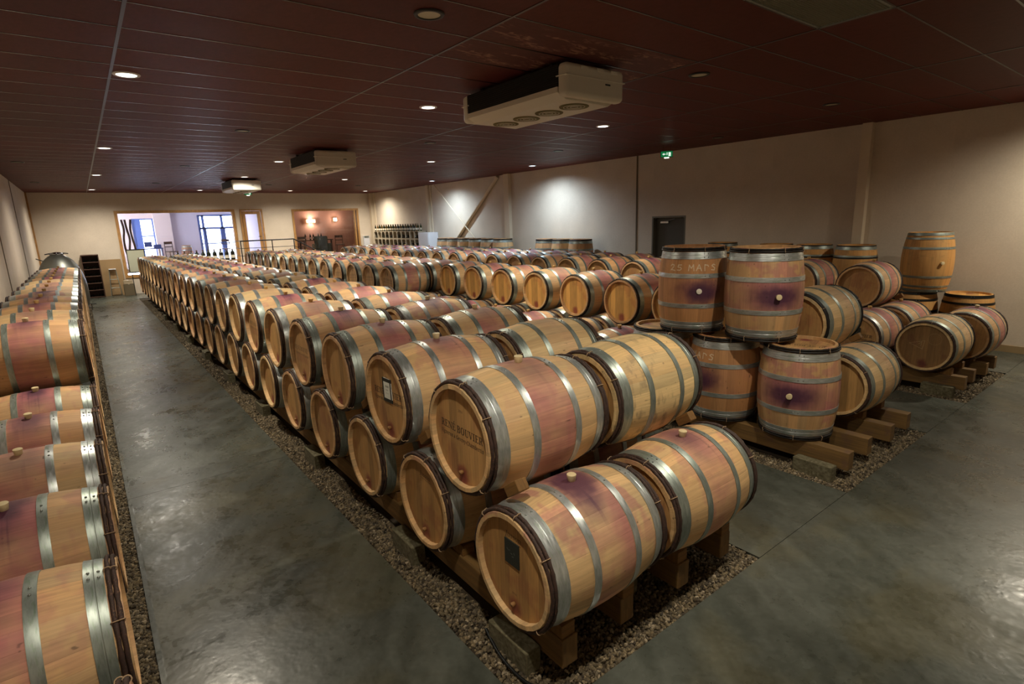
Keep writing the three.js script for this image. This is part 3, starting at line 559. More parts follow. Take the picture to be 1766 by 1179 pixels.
// central stack: columns A (aisle side) and B
const zBot = run(-1.985, 0.9155, 24), zTop = run(-2.42, 0.9155, 23);
row(XA, Y0, zBot, 'in the bottom layer facing the left aisle', 'bottom layer along the left aisle', (i) => [
  { wood: 'a', head: 'script', tagOnHead: tagger(slateTex, 0.085, -0.005, 0.115, 0.135), dullHoops: false }, { wood: 'e', head: 'script' }, { wood: 'b', head: 'plain' }, { wood: 'e', head: 'plain2' }][i] ?? { head: i % 3 ? 'plain' : 'plain2' });
row(XA, Y1, zTop, 'in the top layer facing the left aisle', 'top layer along the left aisle', (i) => [
  { wood: 'b', head: 'stamp', dullHoops: false, roll: 0.02 }, { wood: 'e', head: 'stamp', tagOnHead: tagger(cardTex, 0.06, 0.01), dullHoops: false, roll: -0.03 }, { wood: 'c', head: 'plain', roll: 0.04 }, { wood: 'd', head: 'stampFaint', roll: 0.0 }][i] ?? {});
row(XB, Y0, zBot, 'of the inner bottom layer of the central stack', 'inner bottom layer of the central stack', (i) => (i === 0 ? { wood: 'e', dullHoops: true } : {}));
row(XB, Y1, zTop, 'of the inner top layer of the central stack', 'inner top layer of the central stack', (i) => [{ wood: 'pale', bung: 'none', roll: 0, dullHoops: true }, { wood: 'paleclean', bung: 'none', roll: 0 }, { wood: 'b', near: true }][i] ?? {});
// wall row left of the aisle
row(XLFT, Y0, run(-0.968, 0.9165, 20), 'in the bottom layer of the left wall row', 'bottom layer of the left wall row', (i) => ({ near: i > 0 && i < 7, head2: 'plain', wood: ['f', 'f', 'c', 'd', 'b', 'f', 'd'][i] ?? PICK[(i * 7) % 12] }));
row(XLFT, Y1, run(-6.95, 0.914, 13), 'in the top layer of the left wall row', 'top layer of the left wall row', (i) => ({ near: i < 2, wood: ['f', 'b', 'c'][i] ?? PICK[(i * 5) % 12], head2: 'plain' }));
// second stack: upright barrels in front of column C, then lying ones; column D behind
const UP0 = 0.252;
const upr = (x, y, z, turn, wood, label, extra) => barrel({ x, y, z, near: true, stand: turn, wood, label, group: 'upright barrels at the front of the second stack', head: 'plain', head2: 'plain', dullHoops: false, darkRim: true, ...extra });
const face = (x, z, a = 0) => Math.atan2(-x, -z) + a;
upr(5.19, UP0, -2.33, face(5.19, -2.33, -0.16), 'stand', 'lower upright barrel with a dark purple stain round its tan bung', { head2: 'stamp' });
upr(5.12, UP0, -3.06, face(5.12, -3.06, -0.80), 'mars', 'lower upright barrel chalked with a date, half hidden behind the front barrel', { bung: 'white' });
upr(5.06, UP0, -3.80, face(5.06, -3.79, 0.9), 'e', 'lower upright barrel under the chalked upper one, only its top rim showing', {});
upr(5.13, UP0 + BL + 0.006, -2.70, face(5.13, -2.70, 0.36), 'stand', 'upper upright barrel with the tan bung and bright steel hoops', { dullHoops: false });
upr(5.05, UP0 + BL + 0.006, -3.43, face(5.05, -3.43, 0.18), 'mars', 'upper upright barrel with a white bung and a date in chalk', { bung: 'white' });
row(XC, Y0, [...run(-4.62, 0.89, 7), ...run(-10.89, 0.9145, 13)], 'in the bottom layer of the second stack, left column', 'bottom layer of the second stack', (i) => ({ near: false, wood: ['d', 'a', 'c', 'b', 'd', 'f'][i] ?? PICK[(i * 7) % 12] }));
row(XC, Y1, run(-10.43, 0.9145, 14), 'in the top layer of the second stack, left column', 'top layer of the second stack, left column', (i) => ({ near: false, darkRim: true, head: 'crest', wood: i === 0 ? 'c' : PICK[(i * 5 + 2) % 12], dullHoops: true }));
row(XD, Y0, [-2.228, -3.08, -3.83, ...run(-4.58, 0.916, 20)], 'in the bottom layer of the second stack, right column', 'bottom layer of the second stack, right column', (i) => ({ near: i < 1, wood: i === 0 ? 'paleclean' : PICK[(i * 5) % 12], bung: i < 2 ? 'none' : 'tan', roll: 0, head: 'plain', dullHoops: true }));
row(XD, Y1, [-2.655, -3.455, -4.205, ...run(-5.04, 0.9155, 19)], 'in the top layer of the second stack, right column', 'top layer of the second stack, right column', (i) => ({ y: Y1 + (i === 1 || i === 2 ? 0.025 : 0), near: i < 1, darkRim: true, plug: false, head: i === 0 ? 'plain2' : 'gold', wood: i === 0 ? 'paleclean' : ['e', 'c', 'e', 'f', 'c', 'b'][i % 6], bung: i === 0 ? 'none' : 'tan', roll: 0, dullHoops: true }));
// third stack
row(XE, Y0, [-2.18, -2.98, -3.80, -4.62, ...run(-5.50, 0.916, 19)], 'in the bottom layer of the third stack, left column', 'bottom layer of the third stack, left column', (i) => ({ near: i < 1, wood: ['paleclean', 'c', 'b'][i] ?? PICK[(i * 5) % 12], head: ['dull', 'stamp', 'plain'][i] ?? 'plain', bung: i === 0 ? 'none' : 'tan', roll: 0.02, plug: false, tagOnHead: i === 1 ? tagger(slateTex, 0.06, 0.0) : undefined }));
row(XE, Y1, run(-5.95, 0.9155, 18), 'in the top layer of the third stack, left column', 'top layer of the third stack, left column', (i) => ({ near: false, darkRim: true, head: 'plain2', wood: ['c', 'd', 'f', 'c', 'e', 'd'][i % 6], dullHoops: true }));
row(XF, Y0, [-2.04, -2.90, -3.80, ...run(-4.71, 0.914, 20)], 'in the bottom layer of the third stack, right column', 'bottom layer of the third stack, right column', (i) => ({ near: i < 1, wood: i === 0 ? 'd' : PICK[(i * 7) % 12], head: 'plain2', roll: i ? 0 : 0.1 }));
row(XF, Y1, run(-3.35, 0.9145, 21), 'in the top layer of the third stack, right column', 'top layer of the third stack, right column', (i) => ({ near: false, wood: i === 0 ? 'c' : ['c', 'd', 'f', 'd', 'c'][i % 5], head: 'plain2', dullHoops: true }));
// upright barrels along the right wall, two high
{
  const put = (list, what, kit, wood, x) => list.forEach((z, i) => [0, 1].forEach((lv) => barrel({ x: x + (i % 2) * 0.01, y: lv * KIT[kit].L, z, stand: -Math.PI / 2, kit, wood: Array.isArray(wood) ? wood[i % wood.length] : wood, bung: 'tan', head: 'gold', head2: 'gold', darkRim: true, dullHoops: true, label: `${lv ? 'upper' : 'lower'} upright barrel in the ${what}, ${ORD[i]} from the camera`, group: `upright barrels in the ${what}` })));
  put([-4.02, -4.73, -5.44], 'black hooped trio by the right wall', 'mixed', 'gold', 10.72);
  put([-6.75], 'lone stack beside the grey door', 'mixed', 'gold', 10.98);
  put([-11.1, -11.82, -12.54], 'trio under the bright patch of wall', 'burgundy', ['f', 'e', 'f'], 11.0);
  put([-14.62, -15.34, -16.06, -16.78, -17.5, -18.22], 'row of six below the diagonal brace', 'burgundy', ['e', 'c', 'f'], 10.93);
  barrel({ x: 10.84, y: 0, z: -3.12, stand: face(10.86, -3.04), kit: 'black', wood: 'gold', head: 'gold', head2: 'gold', bung: 'none', near: true, label: 'upright barrel with black hoops carrying the tall barrel in the corner', group: 'black hooped barrels by the right wall' });
  barrel({ x: 10.86, y: 0, z: -2.40, stand: face(10.9, -2.26), kit: 'black', wood: 'gold', head: 'gold', head2: 'gold', bung: 'none', near: true, label: 'upright open-topped barrel with black hoops, nearest along the right wall', group: 'black hooped barrels by the right wall' });
  barrel({ x: 10.86, y: 0.97, z: -3.0, stand: face(10.86, -2.98, 0.55), kit: 'many', wood: 'gold', head: 'gold', head2: 'gold', bung: 'tan', near: true, label: 'tall golden barrel with six grey hoops standing on another barrel' });
}
// ---------------------------------------------------------------- timber rails, concrete blocks, wedges
{
  const beam = (x, z0, z1, label) => { const g = metreUV(new RoundedBoxGeometry(0.108, 0.165, z0 - z1, 1, 0.007), 1, x * 3.1, 0); return solo('timber_beam', g, M.timber, label, 'beam', [x, 0.1685, (z0 + z1) / 2], null, 'timber beams carrying the barrels'); };
  const names = ['central stack', 'second stack', 'third stack'];
  [0, 3.376, 6.72].forEach((dx, s) => [1.645, 2.105, 2.60, 3.07].forEach((x, i) => beam(x + dx, -1.75 - [0, 0.02, 0.0, 0.01][i], -23.2, `long timber beam under the ${names[s]}, ${ORD[i]} from the left`)));
  beam(-0.765, -0.4, -19.2, 'long timber beam under the left wall row, nearer the wall'); beam(-0.33, -0.4, -19.2, 'long timber beam under the left wall row, nearer the aisle');
  const bz = [-2.08, -3.32, -5.35, -7.35, -9.4, -11.4, -13.4, -15.4, -17.4];
  const blk = (x, z, label, w = 0.10, h = 0.155, d = 0.34) => solo('concrete_block', box(w, h, d, 0.008), M.block, label, 'block', [x, h / 2 - 0.03, z], [0, rr(-0.03, 0.03), 0], 'concrete blocks along the timber beams');
  bz.forEach((z, i) => blk(1.533, z, `grey concrete block beside the aisle beam of the central stack, ${ORD[i]} from the front`));
  [-2.0, -4.2, -6.4].forEach((z, i) => blk(4.90, z, `grey concrete block beside the first beam of the second stack, ${ORD[i]} from the front`));
  [-2.0, -4.2].forEach((z, i) => blk(8.26, z, `grey concrete block beside the first beam of the third stack, ${ORD[i]} from the front`));
  [-1.99, -1.98].forEach((z, i) => blk([2.35, 2.83][i], z - 0.05, `grey concrete block between the beam ends under the front barrels, ${['left', 'right'][i]} one`, 0.2, 0.16, 0.12));
  // wedges on the beams either side of the bottom barrels that show
  const wsh = new THREE.Shape(); wsh.moveTo(0, 0); wsh.lineTo(0.125, 0); wsh.lineTo(0.125, 0.07); wsh.lineTo(0.105, 0.078); wsh.lineTo(0.0, 0.008);
  const wg = new THREE.ExtrudeGeometry(wsh, { depth: 0.085, bevelEnabled: true, bevelSize: 0.003, bevelThickness: 0.003, bevelSegments: 1 }); wg.translate(0, 0, -0.0425); wg.rotateY(-Math.PI / 2); // rises towards +z
  const wedge = (x, z, dir, label) => solo('wooden_wedge', wg, M.wedge, label, 'wedge', [x, 0.252, z], [0, dir > 0 ? 0 : Math.PI, 0], 'wooden wedges on the beams');
  const sets = [['central stack', [1.645, 2.105, 2.60, 3.07], zBot.slice(0, 5)], ['second stack', [5.976, 6.446], [-2.228, -3.03]], ['third stack', [8.365, 8.825, 9.32, 9.79], [-2.12, -2.95]]];
  for (const [w, xs, zs] of sets) zs.forEach((z, k) => xs.forEach((x, i) => { if (k > 1 && i > 0 && w === 'central stack') return; for (const s of [1, -1]) { if (s < 0 && k > 2) continue; wedge(x, z + s * 0.095, s, `wooden wedge ${s > 0 ? 'before' : 'behind'} the ${ORD[k]} bottom barrel on the ${w}'s ${ORD[i + (w === 'second stack' ? 2 : 0)]} beam`); } }));
  // small blocks chocking the upper layer
  const ck = box(0.075, 0.062, 0.11, 0.006);
  const chock = (x, y, z, a, label) => solo('wooden_chock', ck, M.wedge, label, 'chock', [x, y, z], [a, 0.1, 0], 'wooden chocks between the barrel layers');
  zTop.slice(0, 6).forEach((z, i) => { chock(1.56, 0.99, z + 0.375, -0.64, `wooden chock under the ${ORD[i]} upper barrel along the aisle`); if (i < 3) chock(3.02, 0.985, z + 0.355, -0.64, `wooden chock under the ${ORD[i]} upper barrel on the inner side`); });
  chock(6.36, 0.98, -2.30, -0.64, 'wooden chock under the front upper barrel of the second stack'); chock(9.75, 0.985, -2.99, -0.64, 'wooden chock under the front upper barrel of the third stack');
}
// ---------------------------------------------------------------- gravel
{
  srand(99);
  const peb = [0, 1, 2].map((k) => { const g = new THREE.IcosahedronGeometry(1, 0), p = g.attributes.position; for (let i = 0; i < p.count; i++) { const f = 0.82 + 0.36 * LAT[Math.abs(Math.round((p.getX(i) * 7 + p.getY(i) * 13 + p.getZ(i) * 29 + k * 5) * 1000)) & 65535]; p.setXYZ(i, p.getX(i) * f, p.getY(i) * f * 0.7, p.getZ(i) * f); } g.computeVertexNormals(); return g; });
  const pebMat = std({ color: 0xffffff, roughness: 0.9 });
  const cols = [[0.34, 0.26, 0.15], [0.42, 0.32, 0.18], [0.26, 0.20, 0.12], [0.62, 0.50, 0.34], [0.28, 0.21, 0.12], [0.15, 0.115, 0.075], [0.40, 0.30, 0.17]].map((c) => new THREE.Color(...c));
  const zones = [ // bed, x0, x1, z0, z1, pebbles per square metre
    [0, -0.20, -0.035, -9, 0.3, 6500], [0, -0.20, -0.035, -22, -9, 2200], [1, 1.365, 1.60, -9, ZG, 6800], [1, 1.365, 1.56, -23, -9, 2200], [1, 1.60, 3.34, -2.35, ZG - 0.006, 6800], [1, 3.12, 3.34, -4.5, -2.35, 4500],
    [2, 4.752, 5.0, -6.5, ZG, 6000], [2, 5.0, 6.706, -2.3, ZG - 0.006, 5500], [3, 8.088, 8.4, -4, ZG, 4200], [3, 8.4, 9.944, -2.2, ZG - 0.006, 4200]];
  const words = ['the left wall row', 'the central stack', 'the second stack', 'the third stack'];
  BEDS.forEach(([x0, x1], b) => {
    const o = thing('gravel_bed', `brown gravel bed under ${words[b]}`, 'gravel'); o.userData.kind = 'stuff';
    part('gravel_base', boxAt(x0 + 0.002, x1 - 0.002, -0.084, -0.022, ZGE, b ? ZG : ZB), M.gravelBase, o);
    const list = [[], [], []];
    for (const z of zones) if (z[0] === b) { const n = Math.round((z[2] - z[1]) * (z[4] - z[3]) * z[5]); for (let i = 0; i < n; i++) list[i % 3].push([rr(z[1], z[2]), rr(z[3], z[4])]); }
    list.forEach((l, k) => {
      if (!l.length) return; const im = shade(new THREE.InstancedMesh(peb[k], pebMat, l.length)); im.name = 'pebbles'; im.userData.kind = 'stuff';
      const m = new THREE.Matrix4(), q = new THREE.Quaternion(), e = new THREE.Euler(), s = new THREE.Vector3(), p = new THREE.Vector3(), c = new THREE.Color();
      l.forEach(([x, z], i) => { const r = rr(0.0065, 0.0145); e.set(rr(0, 6), rr(0, 6), rr(0, 6)); q.setFromEuler(e); p.set(x, -0.020 + rr(0, 0.012), z); s.set(r * rr(0.8, 1.35), r, r * rr(0.8, 1.35)); m.compose(p, q, s); im.setMatrixAt(i, m); c.copy(cols[(rnd() * cols.length) | 0]).multiplyScalar(rr(0.18, 0.6)); im.setColorAt(i, c); });
      o.add(im);
    });
  });
  // hose end lying on the gravel at the front corner
  const curve = new THREE.CatmullRomCurve3([[1.50, 0.02, -2.30], [1.455, 0.012, -2.12], [1.44, 0.012, -1.95], [1.455, 0.012, -1.84], [1.50, 0.012, -1.77]].map((p) => new THREE.Vector3(...p)));
  solo('hose', new THREE.TubeGeometry(curve, 24, 0.009, 8), M.darkMetal, 'dark hose end lying on the gravel beside the front concrete block', 'hose');
}
// ---------------------------------------------------------------- cooling units under the ceiling
{
  const coilTex = dataTex(64, 512, (u, v, o) => { const l = (v * 60) % 1 < 0.5 ? 1 : 0.6; o[0] = 30 * l; o[1] = 30 * l; o[2] = 22 * l; });
  const coil = std({ map: coilTex, roughness: 0.6, metalness: 0.3 });
  const gril = std({ color: 0x6a6238, roughness: 0.7 });
  const unit = (z0, len, label) => {
    const o = thing('cooling_unit', label, 'cooling unit', [4.22, 0, z0 - len / 2]), hw = 0.405, hl = len / 2, y0 = 3.445, y1 = 3.75;
    // upper body with coil sides, lower plastic tray bulging down towards the middle
    const prof = (w, a) => { const s = new THREE.Shape(); s.moveTo(-w, y0 + 0.05 + a); s.lineTo(-w * 0.72, y0 + a); s.lineTo(w * 0.72, y0 - 0.015 + a); s.lineTo(w, y0 + 0.05 + a); s.lineTo(w, y0 + 0.09 + a); s.lineTo(-w, y0 + 0.09 + a); s.closePath(); return s; };
    const tray = new THREE.ExtrudeGeometry(prof(hw, 0), { depth: len - 0.24, bevelEnabled: true, bevelSize: 0.006, bevelThickness: 0.006, bevelSegments: 1 }); tray.translate(0, 0, -hl + 0.12);
    const tr = part('drip_tray', tray, M.whitePlastic, o);
    part('body', box(2 * hw - 0.05, y1 - y0 - 0.10, len - 0.2), M.black, o, [0, (y0 + 0.1 + y1) / 2, 0]);
    for (const s of [-1, 1]) {
      const c = part('coil', box(0.012, y1 - y0 - 0.11, len - 0.22), coil, o, [s * (hw - 0.012), (y0 + 0.095 + y1) / 2, 0]);
      for (let k = 0; k < 9; k++) part('fin', box(0.006, 0.006, len - 0.22), M.black, c, [s * 0.008, -0.085 + k * 0.0205, 0]);
      const cap = new RoundedBoxGeometry(2 * hw, y1 - y0 - 0.005, 0.13, 3, 0.045), e = part('end_cap', cap, M.whitePlastic, o, [0, (y0 + y1) / 2, s * (hl - 0.065)]);
      part('seam_rib', box(2 * hw + 0.014, 0.012, 0.142, 0.003), M.whitePlastic, e, [0, 0.035, 0]);
      for (const x of [-0.16, 0.06, 0.25]) part('clip', box(0.09, 0.03, 0.012, 0.003), M.whitePlastic, e, [x, 0.115, s * 0.064]);
      part('badge', box(0.07, 0.014, 0.006), M.black, e, [0.16, -0.005, s * 0.066]);
    }
    const n = 4; for (let k = 0; k < n; k++) { const z = -hl + 0.12 + ((len - 0.24) * (k + 0.5)) / n, f = part('fan_grille', new THREE.TorusGeometry(0.145, 0.010, 6, 28), gril, o, [0, y0 - 0.012, z], [Math.PI / 2, 0, 0]); part('fan_well', cyl(0.14, 0.14, 0.004, 28), gril, f, [0, 0, 0.004], [Math.PI / 2, 0, 0]); for (const r of [0.04, 0.075, 0.11]) part('guard_ring', new THREE.TorusGeometry(r, 0.003, 5, 24), M.whitePlastic, f, [0, 0, 0.008]); }
    for (const [x, z] of [[-0.3, -hl + 0.3], [0.3, -hl + 0.3], [-0.3, hl - 0.3], [0.3, hl - 0.3]]) part('hanger', box(0.05, 0.05, 0.05), M.darkMetal, o, [x, y1 + 0.015, z]);
    return tr;
  };
  unit(-4.03, 1.78, 'large white cooling unit hanging nearest, above the front barrels'); unit(-10.95, 1.72, 'white cooling unit hanging in the middle of the ceiling'); unit(-18.3, 1.6, 'small looking white cooling unit hanging near the far wall');
  const exitTex = canvasTex(128, 64, (c) => { c.fillStyle = '#0f6b3a'; c.fillRect(0, 0, 128, 64); c.fillStyle = '#eafff0'; c.fillRect(84, 12, 26, 44); c.beginPath(); c.moveTo(14, 32); c.lineTo(34, 18); c.lineTo(34, 27); c.lineTo(52, 27); c.lineTo(52, 37); c.lineTo(34, 37); c.lineTo(34, 46); c.fill(); c.beginPath(); c.arc(68, 17, 5, 0, 7); c.fill(); c.fillRect(63, 23, 10, 20); });
  const em = std({ map: exitTex, emissive: 0xffffff, emissiveMap: exitTex, emissiveIntensity: 0.9 });
  const sign = (x, z, turn, label) => { const o = thing('exit_sign', label, 'sign', [x, 3.60, z], turn, 'green exit signs'); part('housing', box(0.26, 0.13, 0.03, 0.004), M.darkMetal, o); part('panel', new THREE.BoxGeometry(0.24, 0.115, 0.006), em, o, [0, 0, 0.018]); for (const s of [-0.08, 0.08]) part('stem', rod([s, 0.06, 0], [s, 0.19, 0], 0.004), M.steelShiny, o); part('lamp_strip', box(0.10, 0.02, 0.02, 0.003), std({ color: 0xffffff, emissive: 0xf4ffe8, emissiveIntensity: 4 }), o, [0, -0.075, 0.01]); };
  sign(10.35, -7.8, -0.95, 'small lit green exit sign hanging before the right wall above the door'); sign(5.2, -22.6, 0, 'small lit green exit sign hanging before the far wall above the glazed door');
}
// ---------------------------------------------------------------- far end of the cellar
M.brown = std({ color: 0x4a3022, roughness: 0.65 }); M.bottle = std({ color: 0x12160e, roughness: 0.12 }); M.bottleGreen = std({ color: 0x2c3a16, roughness: 0.12 }); M.bottleAmber = std({ color: 0x5a3d14, roughness: 0.15 }); M.paper = std({ color: 0xd9d2c0, roughness: 0.8 });
M.stone = std({ color: 0xb3a58d, roughness: 0.9 });
const bottleG = lathe([[0, 0], [0.036, 0], [0.038, 0.006], [0.038, 0.19], [0.033, 0.215], [0.015, 0.245], [0.0145, 0.30], [0, 0.30]], 12), labelG = lathe([[0.0386, 0.05], [0.0386, 0.13]], 12), capG = lathe([[0.0155, 0.262], [0.0155, 0.302], [0, 0.303]], 10);
function bottle(x, y, z, mat, label, group, lying = false, s = 1) {
  const o = thing('wine_bottle', label, 'bottle', [x, y, z], 0, group), r = lying ? [0, 0, Math.PI / 2] : [0, 0, 0];
  for (const [n, g, m] of [['glass', bottleG, mat], ['paper_label', labelG, M.paper], ['capsule', capG, M.brown]]) { const k = part(n, g, m, o, null, r); k.scale.setScalar(s); } return o;
}
{
  // stainless tank at the end of the left wall row
  const t = thing('wine_tank', 'domed grey stainless steel tank beyond the left wall row', 'tank', [-0.57, 0, -20.1]);
  const dome = []; for (let k = 0; k <= 14; k++) { const a = (k / 14) * Math.PI / 2; dome.push([0.56 * Math.cos(a) ** 0.9 + 0.0001, 0.74 + 1.06 * Math.sin(a)]); }
  part('shell', lathe([[0.0001, 0.18], [0.3, 0.2], [0.5, 0.3], [0.56, 0.5], ...dome.slice(0, 13), [0.13, 1.79]], 48), std({ color: 0x8d8f88, roughness: 0.42, metalness: 0.85 }), t);
  const lid = part('lid', lathe([[0.0001, 1.86], [0.09, 1.85], [0.16, 1.815], [0.17, 1.79], [0.13, 1.77]], 32), M.steelShiny, t);
  for (let k = 0; k < 4; k++) part('lid_clamp', rod([0.10 * Math.cos(k * 1.57), 1.83, 0.10 * Math.sin(k * 1.57)], [0.26 * Math.cos(k * 1.57), 1.80, 0.26 * Math.sin(k * 1.57)], 0.014), M.darkMetal, lid);
  part('air_valve', rod([-0.3, 1.62, 0.1], [-0.46, 1.70, 0.1], 0.012), M.darkMetal, t);
  for (let k = 0; k < 3; k++) part('leg', rod([0.4 * Math.cos(k * 2.09), 0.32, 0.4 * Math.sin(k * 2.09)], [0.46 * Math.cos(k * 2.09), 0, 0.46 * Math.sin(k * 2.09)], 0.03), M.steelShiny, t);
  const v = part('tap', mergeGeometries([rod([0.4, 0.3, 0.3], [0.55, 0.28, 0.42], 0.03), rod([0.55, 0.20, 0.42], [0.55, 0.36, 0.42], 0.02)]), M.steelShiny, t); part('tap_lever', rod([0.55, 0.37, 0.42], [0.66, 0.37, 0.46], 0.01), M.darkMetal, v);
  // brown bottle bins
  const b = thing('bottle_bins', 'tall dark brown bottle bins standing against the far wall', 'bins', [0.19, 0, ZF + 0.2]);
  part('side', box(0.03, 1.55, 0.34, 0.004), M.brown, b, [-0.25, 0.775, 0]); part('side', box(0.03, 1.55, 0.34, 0.004), M.brown, b, [0.25, 0.775, 0]); part('back', box(0.5, 1.55, 0.02), M.brown, b, [0, 0.775, -0.16]); part('top', box(0.53, 0.04, 0.36, 0.015), M.brown, b, [0, 1.56, 0]);
  for (let k = 0; k < 6; k++) part('shelf', box(0.47, 0.03, 0.33, 0.004), M.brown, b, [0, 0.03 + k * 0.255, 0.005]);
  for (let k = 0; k < 6; k++) for (let i = 0; i < 5; i++) { const o = thing('wine_bottle', `dark bottle lying in the brown bins, ${ORD[k]} shelf, ${ORD[i]} from the left`, 'bottle', [0.0 + i * 0.09, 0.085 + k * 0.255, ZF + 0.16], 0, `bottles on shelf ${k + 1} of the brown bins`); part('glass', bottleG, M.bottle, o, [0, 0, -0.12], [Math.PI / 2, 0, 0]); }
  // panel, folding stool, whiteboard, boxes and pump
  solo('wall_board', box(0.66, 1.36, 0.03, 0.004), std({ color: 0x9d8059, roughness: 0.8 }), 'tan board leaning on the far wall beside the brown bins', 'board', [0.78, 0.68, ZF + 0.04]);
  const st = thing('step_stool', 'small metal step stool leaning on the tan board', 'stool', [0.80, 0, ZF + 0.16]);
  for (const s of [-0.11, 0.11]) part('leg', rod([s * 0.9, 1.0, -0.06], [s * 1.5, 0, 0.06], 0.013), M.zincDull, st); part('seat', box(0.22, 0.03, 0.12, 0.004), M.whitePaint, st, [0, 1.0, -0.03]); part('rung', rod([-0.13, 0.62, -0.01], [0.13, 0.62, -0.01], 0.01), M.zincDull, st); part('rung', rod([-0.15, 0.3, 0.03], [0.15, 0.3, 0.03], 0.01), M.zincDull, st);
  const wb = thing('whiteboard', 'greenish white writing board standing before the wide window', 'board', [1.58, 0.78, -25.08], 0.05);
  part('panel', box(0.54, 0.82, 0.015), std({ color: 0xb9bba6, roughness: 0.35 }), wb, [0, 0.50, 0]);
  part('frame', mergeGeometries([boxAt(-0.285, 0.285, 0.90, 0.93, -0.015, 0.015), boxAt(-0.285, 0.285, 0.075, 0.10, -0.015, 0.015), boxAt(-0.285, -0.265, 0.1, 0.9, -0.015, 0.015), boxAt(0.265, 0.285, 0.1, 0.9, -0.015, 0.015)]), M.darkMetal, wb);
  for (const s of [-0.22, 0.22]) part('leg', rod([s, 0.1, 0], [s, -0.78, 0.06], 0.013), M.darkMetal, wb);
  const crate = (x, y, z, w, h, c, label) => { const o = thing('cardboard_box', label, 'box', [x, y, z]); part('box_body', box(w, h, 0.34, 0.005), std({ color: c, roughness: 0.85 }), o, [0, h / 2, 0]); part('flap', box(w * 0.98, 0.008, 0.17), std({ color: c, roughness: 0.85 }), o, [0, h + 0.004, 0.085]); part('tape', box(0.05, 0.01, 0.35), M.paper, o, [0, h + 0.009, 0]); };
  crate(1.21, 0, -25.35, 0.34, 0.42, 0x6b5f48, 'dark cardboard box on the floor below the wide window'); crate(1.20, 0.44, -25.37, 0.28, 0.12, 0xb6a588, 'flat pale box lying on the dark cardboard box');
  const pu = thing('wine_pump', 'black wheeled pump beside the cardboard boxes', 'pump', [2.02, 0, -25.3]);
  part('motor', cyl(0.13, 0.13, 0.3, 20), M.black, pu, [0, 0.50, 0], [Math.PI / 2, 0, 0]); part('chassis', box(0.30, 0.30, 0.28, 0.02), std({ color: 0x3c342a, roughness: 0.6 }), pu, [0, 0.24, 0]); for (const s of [-0.11, 0.11]) { const w = part('wheel', cyl(0.07, 0.07, 0.035, 18), M.black, pu, [s, 0.07, 0.15], [Math.PI / 2, 0, 0]); part('hub_cap', cyl(0.02, 0.02, 0.04, 10), M.steelShiny, w); } part('hose_port', cyl(0.04, 0.04, 0.09, 14), M.steelShiny, pu, [0, 0.50, 0.17], [Math.PI / 2, 0, 0]);
  // ledge with a line of big bottles before the window
  const lg = thing('bottle_ledge', 'narrow wooden ledge before the wide window under the dark bottles', 'ledge', [4.0, 0, -25.6]); part('shelf', box(2.5, 0.04, 0.22, 0.004), M.oakFrame, lg, [0, 1.06, 0]); for (const s of [-1.15, 0, 1.15]) part('bracket', box(0.05, 1.04, 0.05), M.oakFrame, lg, [s, 0.52, 0]);
  [3.0, 3.23, 3.47, 3.67, 3.89, 4.09, 4.31, 4.54, 4.76, 4.99].forEach((x, i) => bottle(x, 1.08, -25.6, M.bottle, `big dark bottle on the window ledge, ${ORD[i]} from the left`, 'big bottles on the window ledge', false, 1.52).children.forEach((k) => k.scale.set(2.1, 1.52, 2.1)));
  // landing with steps and railing
  const la = structGroup('landing', 'raised concrete landing with steps before the far doors', 'landing'); part('landing_slab', boxAt(5.07, 7.2, 0, 0.93, ZF, -24.3), M.plaster, la);
  for (let k = 0; k < 5; k++) part('step', boxAt(7.2 + k * 0.28, 7.48 + k * 0.28, 0, 0.93 - (k + 1) * 0.155, ZF, -24.3), M.plaster, la);
  const ra = thing('handrail', 'dark metal railing round the raised landing and its steps', 'railing', [0, 0, -24.32]);
  for (const x of [5.08, 6.28, 7.16]) part('post', rod([x, 0.93, 0], [x, 1.84, 0], 0.02), M.darkMetal, ra); part('post', rod([8.5, 0.1, 0], [8.5, 1.05, 0], 0.02), M.darkMetal, ra);
  part('top_rail', rod([5.06, 1.84, 0], [7.16, 1.84, 0], 0.024), M.darkMetal, ra); part('top_rail', rod([7.16, 1.84, 0], [8.5, 1.05, 0], 0.024), M.darkMetal, ra);
  for (const y of [1.25, 1.55]) { part('mid_rail', rod([5.08, y, 0], [7.16, y, 0], 0.011), M.darkMetal, ra); part('mid_rail', rod([7.16, y, 0], [8.5, y - 0.79, 0], 0.011), M.darkMetal, ra); }
  for (const y of [1.25, 1.55, 1.84]) part('end_rail', rod([5.08, y, 0], [5.08, y, -1.44], 0.012), M.darkMetal, ra);
  // concrete bottle rack along the right wall, bottles on top
  const rk = thing('bottle_rack', 'long pale concrete bottle rack with arched cells on the right wall', 'rack', [11.2, 0, -22.66]), Lr = 4.36, nc = 11, cw = Lr / nc, rows = 6, ch = 2.0 / rows;
  const cell = new THREE.Shape(); { const w = cw / 2, h = ch; cell.moveTo(-w, 0); cell.lineTo(w, 0); cell.lineTo(w, h); cell.lineTo(-w, h); cell.closePath(); const p = new THREE.Path(), a = w - 0.035; p.moveTo(-a, 0.035); p.lineTo(a, 0.035); p.lineTo(a, h * 0.62); p.absarc(0, h * 0.62, a, 0, Math.PI, false); p.closePath(); cell.holes.push(p); }
  { const p = cell.holes[0]; const pts = p.getPoints(6); p.curves.length = 0; p.setFromPoints(pts.map((q) => new THREE.Vector2(q.x, Math.min(q.y, ch - 0.02)))); }
  const cg = new THREE.ExtrudeGeometry(cell, { depth: 0.36, bevelEnabled: false, curveSegments: 6 }); cg.rotateY(-Math.PI / 2); cg.translate(0.18, 0, 0);
